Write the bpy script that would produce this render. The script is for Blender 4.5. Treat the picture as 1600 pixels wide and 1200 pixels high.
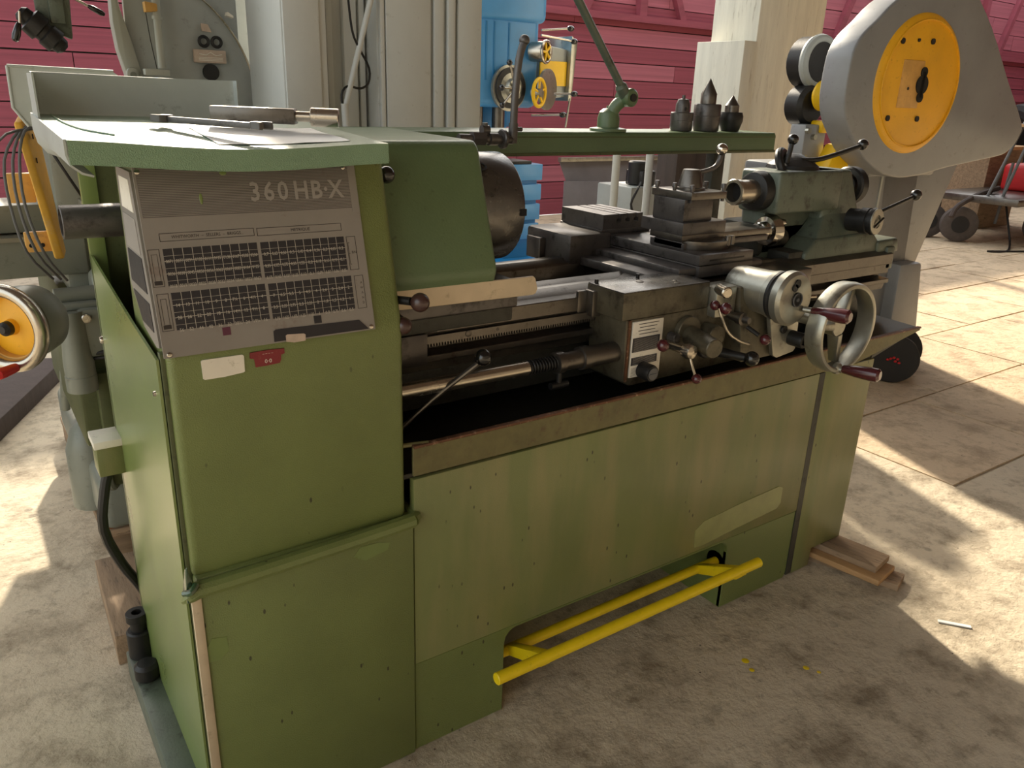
import bpy, bmesh, math, random
from mathutils import Vector, Matrix, Euler
random.seed(7)
scene = bpy.context.scene
for _o in list(bpy.data.objects):
    bpy.data.objects.remove(_o, do_unlink=True)
COL = scene.collection

# ---------------------------------------------------------------- camera
CAMX = Vector((0.81007, 0.56670, 0.15047)); CAMDOWN = Vector((-0.16501, -0.02597 , 0.98595))
def make_camera():
    f = 1245.0
    vx = Vector((2690-800, 215-600, f)); vz = -Vector((680-800, 4035-600, f))
    ex = vx.normalized(); ez = vz.normalized(); ez = (ez - ex*ex.dot(ez)).normalized()
    ey = ez.cross(ex)
    R = Matrix((ex, ey, ez))                      # camera (x right, y down, z forward) to world
    right = R @ Vector((1, 0, 0)); down = R @ Vector((0, 1, 0)); fwd = R @ Vector((0, 0, 1))
    m = Matrix((right, -down, -fwd)).transposed().to_4x4()
    m.translation = Vector((0, 0, 1.45))
    cd = bpy.data.cameras.new('camera'); co = bpy.data.objects.new('camera', cd); COL.objects.link(co)
    co.matrix_world = m; cd.sensor_width = 36.0; cd.lens = f/1600*36.0; cd.clip_start = 0.02; cd.clip_end = 200
    scene.camera = co
make_camera()

# ---------------------------------------------------------------- light and exposure
SUN_DIR = Vector((0.33, 0.95, 0.57)).normalized()     # towards the sun
def make_light():
    w = bpy.data.worlds.new('world'); scene.world = w; w.use_nodes = True
    nt = w.node_tree; nt.nodes.clear()
    out = nt.nodes.new('ShaderNodeOutputWorld'); bg = nt.nodes.new('ShaderNodeBackground')
    sky = nt.nodes.new('ShaderNodeTexSky'); sky.sky_type = 'NISHITA'; sky.sun_disc = False
    sky.sun_elevation = math.radians(33); sky.sun_rotation = math.radians(19); sky.air_density = 1.2; sky.dust_density = 4.0
    mix = nt.nodes.new('ShaderNodeMixRGB'); mix.inputs[0].default_value = 0.75
    mix.inputs[2].default_value = (3.5, 3.55, 3.35, 1)
    nt.links.new(sky.outputs[0], mix.inputs[1]); nt.links.new(mix.outputs[0], bg.inputs[0])
    bg.inputs[1].default_value = 0.30
    nt.links.new(bg.outputs[0], out.inputs[0])
    sd = bpy.data.lights.new('sun', 'SUN'); sd.energy = 4.7; sd.angle = math.radians(1.6); sd.color = (1.0, 0.88, 0.70)
    so = bpy.data.objects.new('sun', sd); COL.objects.link(so); so.location = (3, 8, 9)
    so.rotation_euler = SUN_DIR.to_track_quat('Z', 'Y').to_euler()
make_light()
scene.view_settings.view_transform = 'Standard'; scene.view_settings.look = 'None'
scene.view_settings.gamma = 1.0; scene.view_settings.use_curve_mapping = False
scene.view_settings.exposure = 0.88

# ---------------------------------------------------------------- materials
def lin(c):
    if isinstance(c, str):
        c = [int(c[i:i+2], 16)/255 for i in (0, 2, 4)]
    else: c = [v/255 for v in c]
    return [((v+0.055)/1.055)**2.4 if v > 0.04045 else v/12.92 for v in c] + [1.0]
MATS = {}
def mat(name, col, rough=0.5, metal=0.0, mottle=0.15, mscale=6.0, bump=0.0, bscale=300.0, dirt=0.0, dscale=25.0,
        dcol='2a241c', stretch=None, coat=0.0, rvar=0.1, emit=None, specks=0.0, fade=None):
    if name in MATS: return MATS[name]
    m = bpy.data.materials.new(name); m.use_nodes = True; MATS[name] = m
    nt = m.node_tree; N = nt.nodes; L = nt.links; b = N['Principled BSDF']
    b.inputs['Roughness'].default_value = rough; b.inputs['Metallic'].default_value = metal
    if coat: b.inputs['Coat Weight'].default_value = coat; b.inputs['Coat Roughness'].default_value = 0.25
    c = lin(col)
    tc = N.new('ShaderNodeTexCoord'); src = tc.outputs['Object']
    if stretch:
        mp = N.new('ShaderNodeMapping'); mp.inputs['Scale'].default_value = stretch; L.new(src, mp.inputs[0]); src = mp.outputs[0]
    n1 = N.new('ShaderNodeTexNoise'); n1.inputs['Scale'].default_value = mscale; n1.inputs['Detail'].default_value = 6; n1.inputs['Roughness'].default_value = 0.62
    L.new(src, n1.inputs['Vector'])
    cr = N.new('ShaderNodeValToRGB'); cr.color_ramp.elements[0].position = 0.3; cr.color_ramp.elements[1].position = 0.7
    cr.color_ramp.elements[0].color = [max(0, v*(1-mottle)) for v in c[:3]]+[1]
    cr.color_ramp.elements[1].color = [min(1, v*(1+mottle)) for v in c[:3]]+[1]
    L.new(n1.outputs['Fac'], cr.inputs[0]); colour = cr.outputs[0]
    if dirt:
        n2 = N.new('ShaderNodeTexNoise'); n2.inputs['Scale'].default_value = dscale; n2.inputs['Detail'].default_value = 8; n2.inputs['Roughness'].default_value = 0.7
        L.new(src, n2.inputs['Vector'])
        r2 = N.new('ShaderNodeValToRGB'); r2.color_ramp.elements[0].position = 0.62-0.2*dirt; r2.color_ramp.elements[1].position = 0.75-0.1*dirt
        r2.color_ramp.elements[0].color = (0, 0, 0, 1); r2.color_ramp.elements[1].color = (min(1, 0.5+dirt),)*3+(1,)
        L.new(n2.outputs['Fac'], r2.inputs[0])
        mx = N.new('ShaderNodeMixRGB'); L.new(r2.outputs[0], mx.inputs[0]); L.new(colour, mx.inputs[1]); mx.inputs[2].default_value = lin(dcol)
        colour = mx.outputs[0]
    if fade:                                               # old paint rubbed pale in upright streaks
        mp2 = N.new('ShaderNodeMapping'); mp2.inputs['Scale'].default_value = (5, 5, 0.9); L.new(tc.outputs['Object'], mp2.inputs[0])
        n5 = N.new('ShaderNodeTexNoise'); n5.inputs['Scale'].default_value = 2.4; n5.inputs['Detail'].default_value = 7; L.new(mp2.outputs[0], n5.inputs['Vector'])
        r5 = N.new('ShaderNodeValToRGB'); r5.color_ramp.elements[0].position = 0.42; r5.color_ramp.elements[1].position = 0.75; r5.color_ramp.elements[1].color = (0.6,)*3+(1,)
        L.new(n5.outputs['Fac'], r5.inputs[0]); m5 = N.new('ShaderNodeMixRGB'); L.new(r5.outputs[0], m5.inputs[0]); L.new(colour, m5.inputs[1]); m5.inputs[2].default_value = lin(fade); colour = m5.outputs[0]
    if specks:                                             # chips and scratches, sparse
        mp3 = N.new('ShaderNodeMapping'); mp3.inputs['Scale'].default_value = (1.5, 1.5, 0.7); mp3.inputs['Rotation'].default_value = (0, .5, 0); L.new(tc.outputs['Object'], mp3.inputs[0])
        v6 = N.new('ShaderNodeTexVoronoi'); v6.inputs['Scale'].default_value = 24; L.new(mp3.outputs[0], v6.inputs['Vector'])
        r6 = N.new('ShaderNodeValToRGB'); r6.color_ramp.elements[0].position = 0.07; r6.color_ramp.elements[1].position = 0.11
        r6.color_ramp.elements[0].color = (specks,)*3+(1,); r6.color_ramp.elements[1].color = (0, 0, 0, 1); L.new(v6.outputs['Distance'], r6.inputs[0])
        n6 = N.new('ShaderNodeTexNoise'); n6.inputs['Scale'].default_value = 5; L.new(tc.outputs['Object'], n6.inputs['Vector'])
        r7 = N.new('ShaderNodeValToRGB'); r7.color_ramp.elements[0].position = 0.44; r7.color_ramp.elements[1].position = 0.50; L.new(n6.outputs['Fac'], r7.inputs[0])
        x6 = N.new('ShaderNodeMath'); x6.operation = 'MULTIPLY'; L.new(r6.outputs[0], x6.inputs[0]); L.new(r7.outputs[0], x6.inputs[1])
        m6 = N.new('ShaderNodeMixRGB'); L.new(x6.outputs[0], m6.inputs[0]); L.new(colour, m6.inputs[1]); m6.inputs[2].default_value = lin('2c2a16'); colour = m6.outputs[0]
    L.new(colour, b.inputs['Base Color'])
    if rvar:
        mr = N.new('ShaderNodeMapRange'); mr.inputs['To Min'].default_value = max(0.03, rough-rvar); mr.inputs['To Max'].default_value = min(1, rough+rvar)
        L.new(n1.outputs['Fac'], mr.inputs['Value']); L.new(mr.outputs[0], b.inputs['Roughness'])
    if bump:
        n3 = N.new('ShaderNodeTexNoise'); n3.inputs['Scale'].default_value = bscale; n3.inputs['Detail'].default_value = 2
        L.new(src, n3.inputs['Vector'])
        bp = N.new('ShaderNodeBump'); bp.inputs['Strength'].default_value = bump; bp.inputs['Distance'].default_value = 0.002
        L.new(n3.outputs['Fac'], bp.inputs['Height']); L.new(bp.outputs[0], b.inputs['Normal'])
    if emit:
        b.inputs['Emission Color'].default_value = lin(emit[0]); b.inputs['Emission Strength'].default_value = emit[1]
    return m

mat('green_hammer', (108, 119, 66), 0.40, 0.0, 0.12, 5, 0.6, 420, 0.0, 34, '2e2a18', coat=0.15, specks=0.9)
mat('green_panel', (112, 118, 70), 0.40, 0.0, 0.13, 3, 0.3, 420, 0.0, 28, '3a3018', coat=0.15, specks=0.9, fade='988a60')
mat('green_smooth', (114, 130, 72), 0.30, 0.0, 0.12, 5, 0.05, 60, 0.0, coat=0.4)
mat('green_cover', (90, 110, 76), 0.42, 0.0, 0.12, 5, 0.35, 220, 0.08, 40, '23301e', coat=0.2)
mat('green_hood', (112, 142, 112), 0.32, 0.0, 0.10, 5, 0.8, 520, 0.0, 40, '27301e', coat=0.7)
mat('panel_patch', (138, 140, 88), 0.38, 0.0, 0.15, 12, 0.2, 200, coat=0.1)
mat('lip_olive', (104, 98, 62), 0.42, 0.1, 0.25, 14, 0.2, 160, 0.3, 30, '54362a')
mat('green_gloss', (52, 78, 50), 0.18, 0.0, 0.1, 8, 0.1, 100, coat=0.8)
mat('green_dark', (78, 84, 50), 0.5, 0.0, 0.18, 8, 0.2, 200, 0.3, 30, '1c1c14')
mat('grey_cast', (92, 101, 88), 0.45, 0.1, 0.2, 9, 0.3, 160, 0.45, 22, '2c2a22', coat=0.1)
mat('grey_cast_dark', (60, 60, 54), 0.5, 0.25, 0.3, 9, 0.3, 160, 0.5, 18, '1f1b16')
mat('apron_grey', (92, 86, 70), 0.38, 0.3, 0.3, 14, 0.3, 150, 0.55, 20, '2a2018')
mat('steel_dark', (92, 88, 86), 0.36, 0.5, 0.25, 12, 0.15, 180, 0.4, 20, '1a1512')
mat('steel_worn', (108, 103, 97), 0.33, 0.85, 0.2, 10, 0.12, 160, 0.3, 26, '30261e')
mat('steel_bright', (190, 182, 168), 0.25, 0.95, 0.10, 12, 0.06, 140)
mat('steel_polish', (205, 200, 190), 0.14, 1.0, 0.05, 12)
mat('cover_steel', (104, 102, 100), 0.26, 0.7, 0.2, 14, 0.15, 200, 0.25, 30, '2a241e')
mat('alu', (166, 164, 152), 0.34, 0.8, 0.16, 12, 0.1, 160, 0.25, 14, '5c564a')
mat('black_iron', (38, 37, 36), 0.45, 0.3, 0.25, 14, 0.2, 140)
mat('black_gloss', (22, 21, 20), 0.18, 0.0, 0.1, 10, coat=0.5)
mat('knob_brown', (66, 44, 40), 0.3, 0.0, 0.1, 10, coat=0.3)
mat('maroon', (74, 26, 32), 0.2, 0.0, 0.1, 10, coat=0.6)
mat('dark_void', (14, 14, 13), 0.8, 0.0, 0.1, 10)
mat('plate_grey', (140, 134, 127), 0.42, 0.1, 0.07, 9, 0.0, 100, 0.1, 14, '6a4a40')
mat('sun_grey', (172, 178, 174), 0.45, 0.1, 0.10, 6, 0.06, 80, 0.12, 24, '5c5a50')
mat('far_grey', (164, 168, 164), 0.45, 0.05, 0.10, 5, 0.08, 80, 0.1, 24, '6c6a60')  # paler take on mill_grey, with the haze over far machines in its colour
mat('band_dark', (98, 92, 88), 0.45, 0.1, 0.05, 9)
mat('plate_dark', (44, 42, 46), 0.45, 0.1, 0.10, 30)
mat('print_light', (190, 184, 172), 0.5, 0.1, 0.05, 10)
mat('print_dark', (52, 46, 44), 0.5, 0.1, 0.05, 10)
mat('print_raise', (158, 152, 146), 0.4, 0.1, 0.05, 10)
mat('label_white', (226, 220, 206), 0.5, 0, 0.04, 20, 0, 100, 0.12, 60, '8a8060')
mat('label_red', (120, 28, 36), 0.45, 0, 0.12, 30, 0, 100, 0.15, 60, '7a7050')
mat('sticker_tan', (190, 170, 152), 0.6, 0, 0.1, 60)
mat('purple', (92, 44, 64), 0.4, 0, 0.05, 10)
mat('cream_guard', (196, 178, 150), 0.42, 0.1, 0.10, 14, 0, 100, 0.15, 30, '77664c')
mat('rust_lip', (104, 72, 52), 0.5, 0.5, 0.35, 40, 0.2, 160, 0.4, 50, 'c0a488')
mat('tray_oil', (46, 45, 38), 0.32, 0.2, 0.3, 10, 0.1, 80, 0.3, 12, '141310')
mat('yellow_bar', (235, 205, 20), 0.42, 0, 0.06, 20, 0.1, 200, 0.1, 60, '6c5a10')
mat('yellow_press', (232, 172, 34), 0.42, 0, 0.10, 5, 0.1, 120, 0.18, 40, '9a6a18')
mat('yellow_bright', (244, 196, 20), 0.4, 0, 0.06, 9, 0.05, 100)
mat('yellow_worn', (216, 166, 62), 0.5, 0, 0.16, 14, 0.1, 120, 0.3, 24, 'd0b080')
mat('yellow_tan', (206, 158, 84), 0.5, 0, 0.14, 14, 0.1, 120, 0.25, 30, 'a07848')
mat('press_grey', (138, 140, 142), 0.42, 0.15, 0.10, 4, 0.08, 60, 0.12, 20, '5c5a56')
mat('mill_grey', (128, 132, 122), 0.42, 0.1, 0.10, 5, 0.08, 80, 0.15, 24, '4c4a40')
mat('mill_light', (176, 178, 168), 0.45, 0.1, 0.06, 5, 0.05, 80, 0.1, 24, '6c6a60')
mat('cabinet_grey', (204, 207, 204), 0.5, 0.0, 0.06, 3, 0.0, 80, 0.05, 24, '8a8678')
mat('blue_paint', (78, 150, 208), 0.38, 0, 0.08, 4, 0.05, 60, coat=0.2)
mat('blue_deep', (28, 118, 176), 0.4, 0, 0.08, 4, 0.05, 60)
mat('rubber', (40, 38, 37), 0.75, 0, 0.15, 20, 0.2, 120)
mat('rubber_dusty', (84, 76, 72), 0.85, 0, 0.2, 20, 0.2, 120)
mat('red_paint', (190, 34, 36), 0.45, 0, 0.1, 20)
mat('wood_dirty', (150, 126, 100), 0.8, 0, 0.3, 5, 0.5, 40, 0.35, 14, '3a2c22', stretch=(1, 6, 6))
mat('wood_fresh', (178, 140, 96), 0.75, 0, 0.2, 5, 0.4, 40, 0.2, 14, '8a6644', stretch=(1, 6, 6))
mat('wood_white', (228, 224, 208), 0.7, 0, 0.10, 3, 0.5, 30, 0.22, 7, '8c7a5c', stretch=(5, 5, 0.6))
mat('wood_dark', (74, 64, 60), 0.8, 0, 0.25, 5, 0.4, 30, 0.3, 10, '2c2622', stretch=(5, 5, 0.6))
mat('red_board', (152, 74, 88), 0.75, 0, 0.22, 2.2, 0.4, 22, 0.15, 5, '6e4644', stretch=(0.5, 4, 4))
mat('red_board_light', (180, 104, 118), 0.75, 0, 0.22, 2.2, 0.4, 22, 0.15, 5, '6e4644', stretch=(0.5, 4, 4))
mat('sheet_grey', (120, 116, 118), 0.4, 0.3, 0.12, 4)
mat('paper', (236, 236, 232), 0.7, 0, 0.03, 10)
mat('cable_grey', (92, 92, 92), 0.6, 0, 0.1, 20)
mat('leaves', (178, 112, 62), 0.8, 0, 0.5, 60)
mat('ceiling_dark', (92, 78, 70), 0.85, 0, 0.15, 2)
mat('wall_pale', (190, 180, 165), 0.85, 0, 0.1, 2)

def floor_material(name, base, light, dark, seed, fine=1.0):
    m = bpy.data.materials.new(name); m.use_nodes = True; MATS[name] = m
    nt = m.node_tree; N = nt.nodes; L = nt.links; b = N['Principled BSDF']; b.inputs['Roughness'].default_value = 0.82
    geo = N.new('ShaderNodeNewGeometry'); mp = N.new('ShaderNodeMapping'); mp.inputs['Location'].default_value = (seed, seed*2, 0)
    L.new(geo.outputs['Position'], mp.inputs[0]); P = mp.outputs[0]
    def noise(sc, det=8, ro=0.6):
        n = N.new('ShaderNodeTexNoise'); n.inputs['Scale'].default_value = sc; n.inputs['Detail'].default_value = det; n.inputs['Roughness'].default_value = ro
        L.new(P, n.inputs['Vector']); return n.outputs['Fac']
    def ramp(src, p0, p1, c0=(0, 0, 0, 1), c1=(1, 1, 1, 1)):
        r = N.new('ShaderNodeValToRGB'); r.color_ramp.elements[0].position = p0; r.color_ramp.elements[1].position = p1
        r.color_ramp.elements[0].color = c0; r.color_ramp.elements[1].color = c1; L.new(src, r.inputs[0]); return r.outputs[0]
    def mixc(f, a, c2):
        x = N.new('ShaderNodeMixRGB'); L.new(f, x.inputs[0])
        L.new(a, x.inputs[1]); x.inputs[2].default_value = lin(c2); return x.outputs[0]
    c = ramp(noise(1.1), 0.3, 0.72, lin(base), lin(light))
    c = mixc(ramp(noise(5.5, 9, 0.7), 0.48, 0.66), c, dark)
    c = mixc(ramp(noise(17, 9, 0.75), 0.54, 0.66, (0, 0, 0, 1), (0.7, 0.7, 0.7, 1)), c, dark)
    v = N.new('ShaderNodeTexVoronoi'); v.inputs['Scale'].default_value = 9*fine; L.new(P, v.inputs['Vector'])
    spots = ramp(v.outputs['Distance'], 0.10, 0.16, (0.5, 0.5, 0.5, 1), (0, 0, 0, 1))
    gate = N.new('ShaderNodeMath'); gate.operation = 'MULTIPLY'; L.new(spots, gate.inputs[0]); L.new(ramp(noise(2.3), 0.5, 0.62), gate.inputs[1])
    c = mixc(gate.outputs[0], c, '5a5248')
    v2 = N.new('ShaderNodeTexVoronoi'); v2.inputs['Scale'].default_value = 30; L.new(P, v2.inputs['Vector'])
    g2 = N.new('ShaderNodeMath'); g2.operation = 'MULTIPLY'; L.new(ramp(v2.outputs['Distance'], 0.06, 0.09, (0.9, 0.9, 0.9, 1), (0, 0, 0, 1)), g2.inputs[0]); L.new(ramp(noise(3.3), 0.55, 0.6), g2.inputs[1])
    c = mixc(g2.outputs[0], c, '2f2a24')
    c = mixc(ramp(noise(60, 4, 0.7), 0.55, 0.75, (0, 0, 0, 1), (0.35, 0.35, 0.35, 1)), c, 'c8b496')
    L.new(c, b.inputs['Base Color'])
    bp = N.new('ShaderNodeBump'); bp.inputs['Strength'].default_value = 0.8; bp.inputs['Distance'].default_value = 0.010
    ad = N.new('ShaderNodeMath'); ad.operation = 'ADD'; L.new(noise(28, 8, 0.65), ad.inputs[0]); L.new(noise(3), ad.inputs[1])
    L.new(ad.outputs[0], bp.inputs['Height']); L.new(bp.outputs[0], b.inputs['Normal'])
floor_material('concrete', (198, 184, 160), (222, 208, 182), (150, 136, 114), 3.1)
floor_material('slab_concrete', (204, 182, 152), (224, 202, 170), (168, 146, 118), 8.3, 0.6)

# ---------------------------------------------------------------- mesh helpers
AX = {'x': 0, 'y': 1, 'z': 2}
class MB:
    def __init__(s): s.bm = bmesh.new()
    def _merge(s, t, M=None):
        if M is not None: bmesh.ops.transform(t, matrix=M, verts=t.verts)
        me = bpy.data.meshes.new('tmp'); t.to_mesh(me); t.free(); s.bm.from_mesh(me); bpy.data.meshes.remove(me); return s
    def box(s, x0, x1, y0, y1, z0, z1, bev=0.0, seg=2, M=None):
        t = bmesh.new(); bmesh.ops.create_cube(t, size=1)
        for v in t.verts:
            v.co = Vector(((x0+x1)/2+v.co.x*(x1-x0), (y0+y1)/2+v.co.y*(y1-y0), (z0+z1)/2+v.co.z*(z1-z0)))
        if bev: bmesh.ops.bevel(t, geom=t.edges[:], offset=min(bev, 0.45*min(abs(x1-x0), abs(y1-y0), abs(z1-z0))), segments=seg, affect='EDGES', profile=0.5)
        return s._merge(t, M)
    def hexa(s, pts, bev=0.0, seg=2):                     # 8 corners: bottom 4 then top 4
        t = bmesh.new(); v = [t.verts.new(p) for p in pts]
        for f in ((0, 1, 2, 3), (4, 5, 6, 7), (0, 1, 5, 4), (1, 2, 6, 5), (2, 3, 7, 6), (3, 0, 4, 7)): t.faces.new([v[i] for i in f])
        bmesh.ops.recalc_face_normals(t, faces=t.faces[:])
        if bev: bmesh.ops.bevel(t, geom=t.edges[:], offset=bev, segments=seg, affect='EDGES', profile=0.5)
        return s._merge(t)
    def prism(s, poly, ax, a0, a1, bev=0.0, seg=2, M=None):
        # poly: points in the two other axes (in xyz order), extruded along ax
        t = bmesh.new(); k = AX[ax]; o = [i for i in range(3) if i != k]
        def P(p, a):
            c = [0, 0, 0]; c[k] = a; c[o[0]] = p[0]; c[o[1]] = p[1]; return c
        A = [t.verts.new(P(p, a0)) for p in poly]; B = [t.verts.new(P(p, a1)) for p in poly]; n = len(poly)
        t.faces.new(A); t.faces.new(B)
        for i in range(n): t.faces.new((A[i], A[(i+1) % n], B[(i+1) % n], B[i]))
        bmesh.ops.recalc_face_normals(t, faces=t.faces[:])
        if bev: bmesh.ops.bevel(t, geom=t.edges[:], offset=bev, segments=seg, affect='EDGES', profile=0.5)
        return s._merge(t, M)
    def rev(s, o, axis, prof, n=28, cap=True):             # prof: (distance along axis, radius)
        o = Vector(o); q = Vector(axis).normalized().to_track_quat('Z', 'Y'); t = bmesh.new(); rings = []
        for h, r in prof:
            rings.append([t.verts.new(o+q @ Vector((r*math.cos(2*math.pi*i/n), r*math.sin(2*math.pi*i/n), h))) for i in range(n)])
        for a, b in zip(rings, rings[1:]):
            for i in range(n): t.faces.new((a[i], a[(i+1) % n], b[(i+1) % n], b[i]))
        if cap: t.faces.new(rings[0][::-1]); t.faces.new(rings[-1])
        bmesh.ops.recalc_face_normals(t, faces=t.faces[:])
        return s._merge(t)
    def cyl(s, p0, p1, r, r1=None, n=24, ch=0.0):
        p0 = Vector(p0); p1 = Vector(p1); r1 = r if r1 is None else r1; L = (p1-p0).length
        pr = [(0, r), (L, r1)] if not ch else [(0, r-ch), (ch, r), (L-ch, r1), (L, r1-ch)]
        return s.rev(p0, p1-p0, pr, n)
    def ring(s, p0, p1, ro, ri, n=32, ch=0.001):           # a hollow tube
        p0 = Vector(p0); p1 = Vector(p1); L = (p1-p0).length
        return s.rev(p0, p1-p0, [(0, ri), (0, ro-ch), (ch, ro), (L-ch, ro), (L, ro-ch), (L, ri), (0, ri)], n, cap=False)
    def sph(s, c, r, sc=(1, 1, 1), n=20, M=None):
        t = bmesh.new(); bmesh.ops.create_uvsphere(t, u_segments=n, v_segments=max(8, n//2), radius=r)
        for v in t.verts: v.co = Vector((v.co.x*sc[0]+c[0], v.co.y*sc[1]+c[1], v.co.z*sc[2]+c[2]))
        return s._merge(t, M)
    def tube(s, pts, r, n=10, smooth=3):
        P = [Vector(p) for p in pts]
        if smooth and len(P) > 2:                          # Catmull-Rom
            Q = []; E = [P[0]*2-P[1]]+P+[P[-1]*2-P[-2]]
            for i in range(1, len(E)-2):
                for k in range(smooth):
                    u = k/smooth; a, b, c, d = E[i-1:i+3]
                    Q.append(0.5*((2*b)+(c-a)*u+(2*a-5*b+4*c-d)*u*u+(3*b-a-3*c+d)*u**3))
            Q.append(P[-1]); P = Q
        R = r if isinstance(r, (list, tuple)) else None
        t = bmesh.new(); rings = []; up = None
        for i, p in enumerate(P):
            d = (P[min(i+1, len(P)-1)]-P[max(i-1, 0)]).normalized()
            if up is None: up = d.orthogonal().normalized()
            up = (up-d*up.dot(d)); up = up.normalized() if up.length > 1e-6 else d.orthogonal().normalized()
            w = d.cross(up); rr = (R[0]+(R[1]-R[0])*i/(len(P)-1)) if R else r
            rings.append([t.verts.new(p+(up*math.cos(2*math.pi*j/n)+w*math.sin(2*math.pi*j/n))*rr) for j in range(n)])
        for a, b in zip(rings, rings[1:]):
            for i in range(n): t.faces.new((a[i], a[(i+1) % n], b[(i+1) % n], b[i]))
        t.faces.new(rings[0][::-1]); t.faces.new(rings[-1]); bmesh.ops.recalc_face_normals(t, faces=t.faces[:])
        return s._merge(t)
    def torus(s, c, axis, R, r, n=48, m=12, rs=1.0):       # rs: stretch of the section along the axis
        c = Vector(c); q = Vector(axis).normalized().to_track_quat('Z', 'Y'); t = bmesh.new(); rings = []
        for i in range(n):
            a = 2*math.pi*i/n
            rings.append([t.verts.new(c+q @ Vector(((R+r*math.cos(b))*math.cos(a), (R+r*math.cos(b))*math.sin(a), r*rs*math.sin(b)))) for b in [2*math.pi*j/m for j in range(m)]])
        for i in range(n):
            A = rings[i]; B = rings[(i+1) % n]
            for j in range(m): t.faces.new((A[j], B[j], B[(j+1) % m], A[(j+1) % m]))
        bmesh.ops.recalc_face_normals(t, faces=t.faces[:])
        return s._merge(t)
    def sheet(s, grid, th=0.0):                            # grid of points -> surface, th: thickness along -z
        t = bmesh.new(); V = [[t.verts.new(p) for p in row] for row in grid]
        for a, b in zip(V, V[1:]):
            for i in range(len(a)-1): t.faces.new((a[i], a[i+1], b[i+1], b[i]))
        bmesh.ops.recalc_face_normals(t, faces=t.faces[:])
        if th: bmesh.ops.solidify(t, geom=t.faces[:], thickness=th)
        return s._merge(t)
    def addmesh(s, me, M):
        t = bmesh.new(); t.from_mesh(me); return s._merge(t, M)

ROOT = {}
def tag(o, label=None, cat=None, group=None, kind=None):
    if label: o['label'] = label
    if cat: o['category'] = cat
    if group: o['group'] = group
    if kind: o['kind'] = kind
    return o
def thing(name, label, cat, loc, group=None, rot=(0, 0, 0)):
    o = bpy.data.objects.new(name, None); COL.objects.link(o); o.location = loc; o.rotation_euler = rot
    o.empty_display_size = 0.1
    ROOT[o] = Matrix.Translation(Vector(loc)) @ Euler(rot).to_matrix().to_4x4(); return tag(o, label, cat, group)
def part(name, mb, material, parent, label=None, local=False, smooth=32, kind=None):
    me = bpy.data.meshes.new(name)
    if not local: bmesh.ops.transform(mb.bm, matrix=ROOT[parent].inverted(), verts=mb.bm.verts)
    mb.bm.to_mesh(me); mb.bm.free()
    for p in me.polygons: p.use_smooth = True
    me.set_sharp_from_angle(angle=math.radians(smooth))
    me.materials.append(MATS[material] if isinstance(material, str) else material)
    o = bpy.data.objects.new(name, me); COL.objects.link(o); o.parent = parent
    ROOT[o] = ROOT[parent]; tag(o, label, kind=kind); return o
def single(name, mb, material, label=None, cat=None, group=None, kind=None, loc=None, smooth=32):
    me = bpy.data.meshes.new(name)
    loc = Vector(loc) if loc else Vector((0, 0, 0))
    bmesh.ops.translate(mb.bm, verts=mb.bm.verts, vec=-loc)
    mb.bm.to_mesh(me); mb.bm.free()
    for p in me.polygons: p.use_smooth = True
    me.set_sharp_from_angle(angle=math.radians(smooth)); me.materials.append(MATS[material])
    o = bpy.data.objects.new(name, me); COL.objects.link(o); o.location = loc
    ROOT[o] = Matrix.Translation(loc); return tag(o, label, cat, group, kind)
def share(src, parent=None, loc=None, rot=None, scale=None):    # a copy that shares its mesh
    c = src.copy(); COL.objects.link(c); c.parent = parent if parent else src.parent
    if loc is not None: c.location = loc
    if rot is not None: c.rotation_euler = rot
    if scale is not None: c.scale = scale
    ROOT[c] = ROOT.get(src); return c
TXT = {}
def text_mesh(s, bold=0.0):
    k = (s, bold)
    if k not in TXT:
        cu = bpy.data.curves.new('t', 'FONT'); cu.body = s; cu.align_x = 'CENTER'; cu.align_y = 'CENTER'; cu.size = 1; cu.resolution_u = 2; cu.offset = bold
        ob = bpy.data.objects.new('t', cu); COL.objects.link(ob)
        me = bpy.data.meshes.new_from_object(ob); bpy.data.objects.remove(ob); TXT[k] = me
    return TXT[k]
def rrect(x0, x1, y0, y1, r, n=4):
    P = []
    for cx, cy, a in ((x1-r, y1-r, 0), (x0+r, y1-r, 90), (x0+r, y0+r, 180), (x1-r, y0+r, 270)):
        for i in range(n+1):
            t = math.radians(a+90*i/n); P.append((cx+r*math.cos(t), cy+r*math.sin(t)))
    return P
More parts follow.
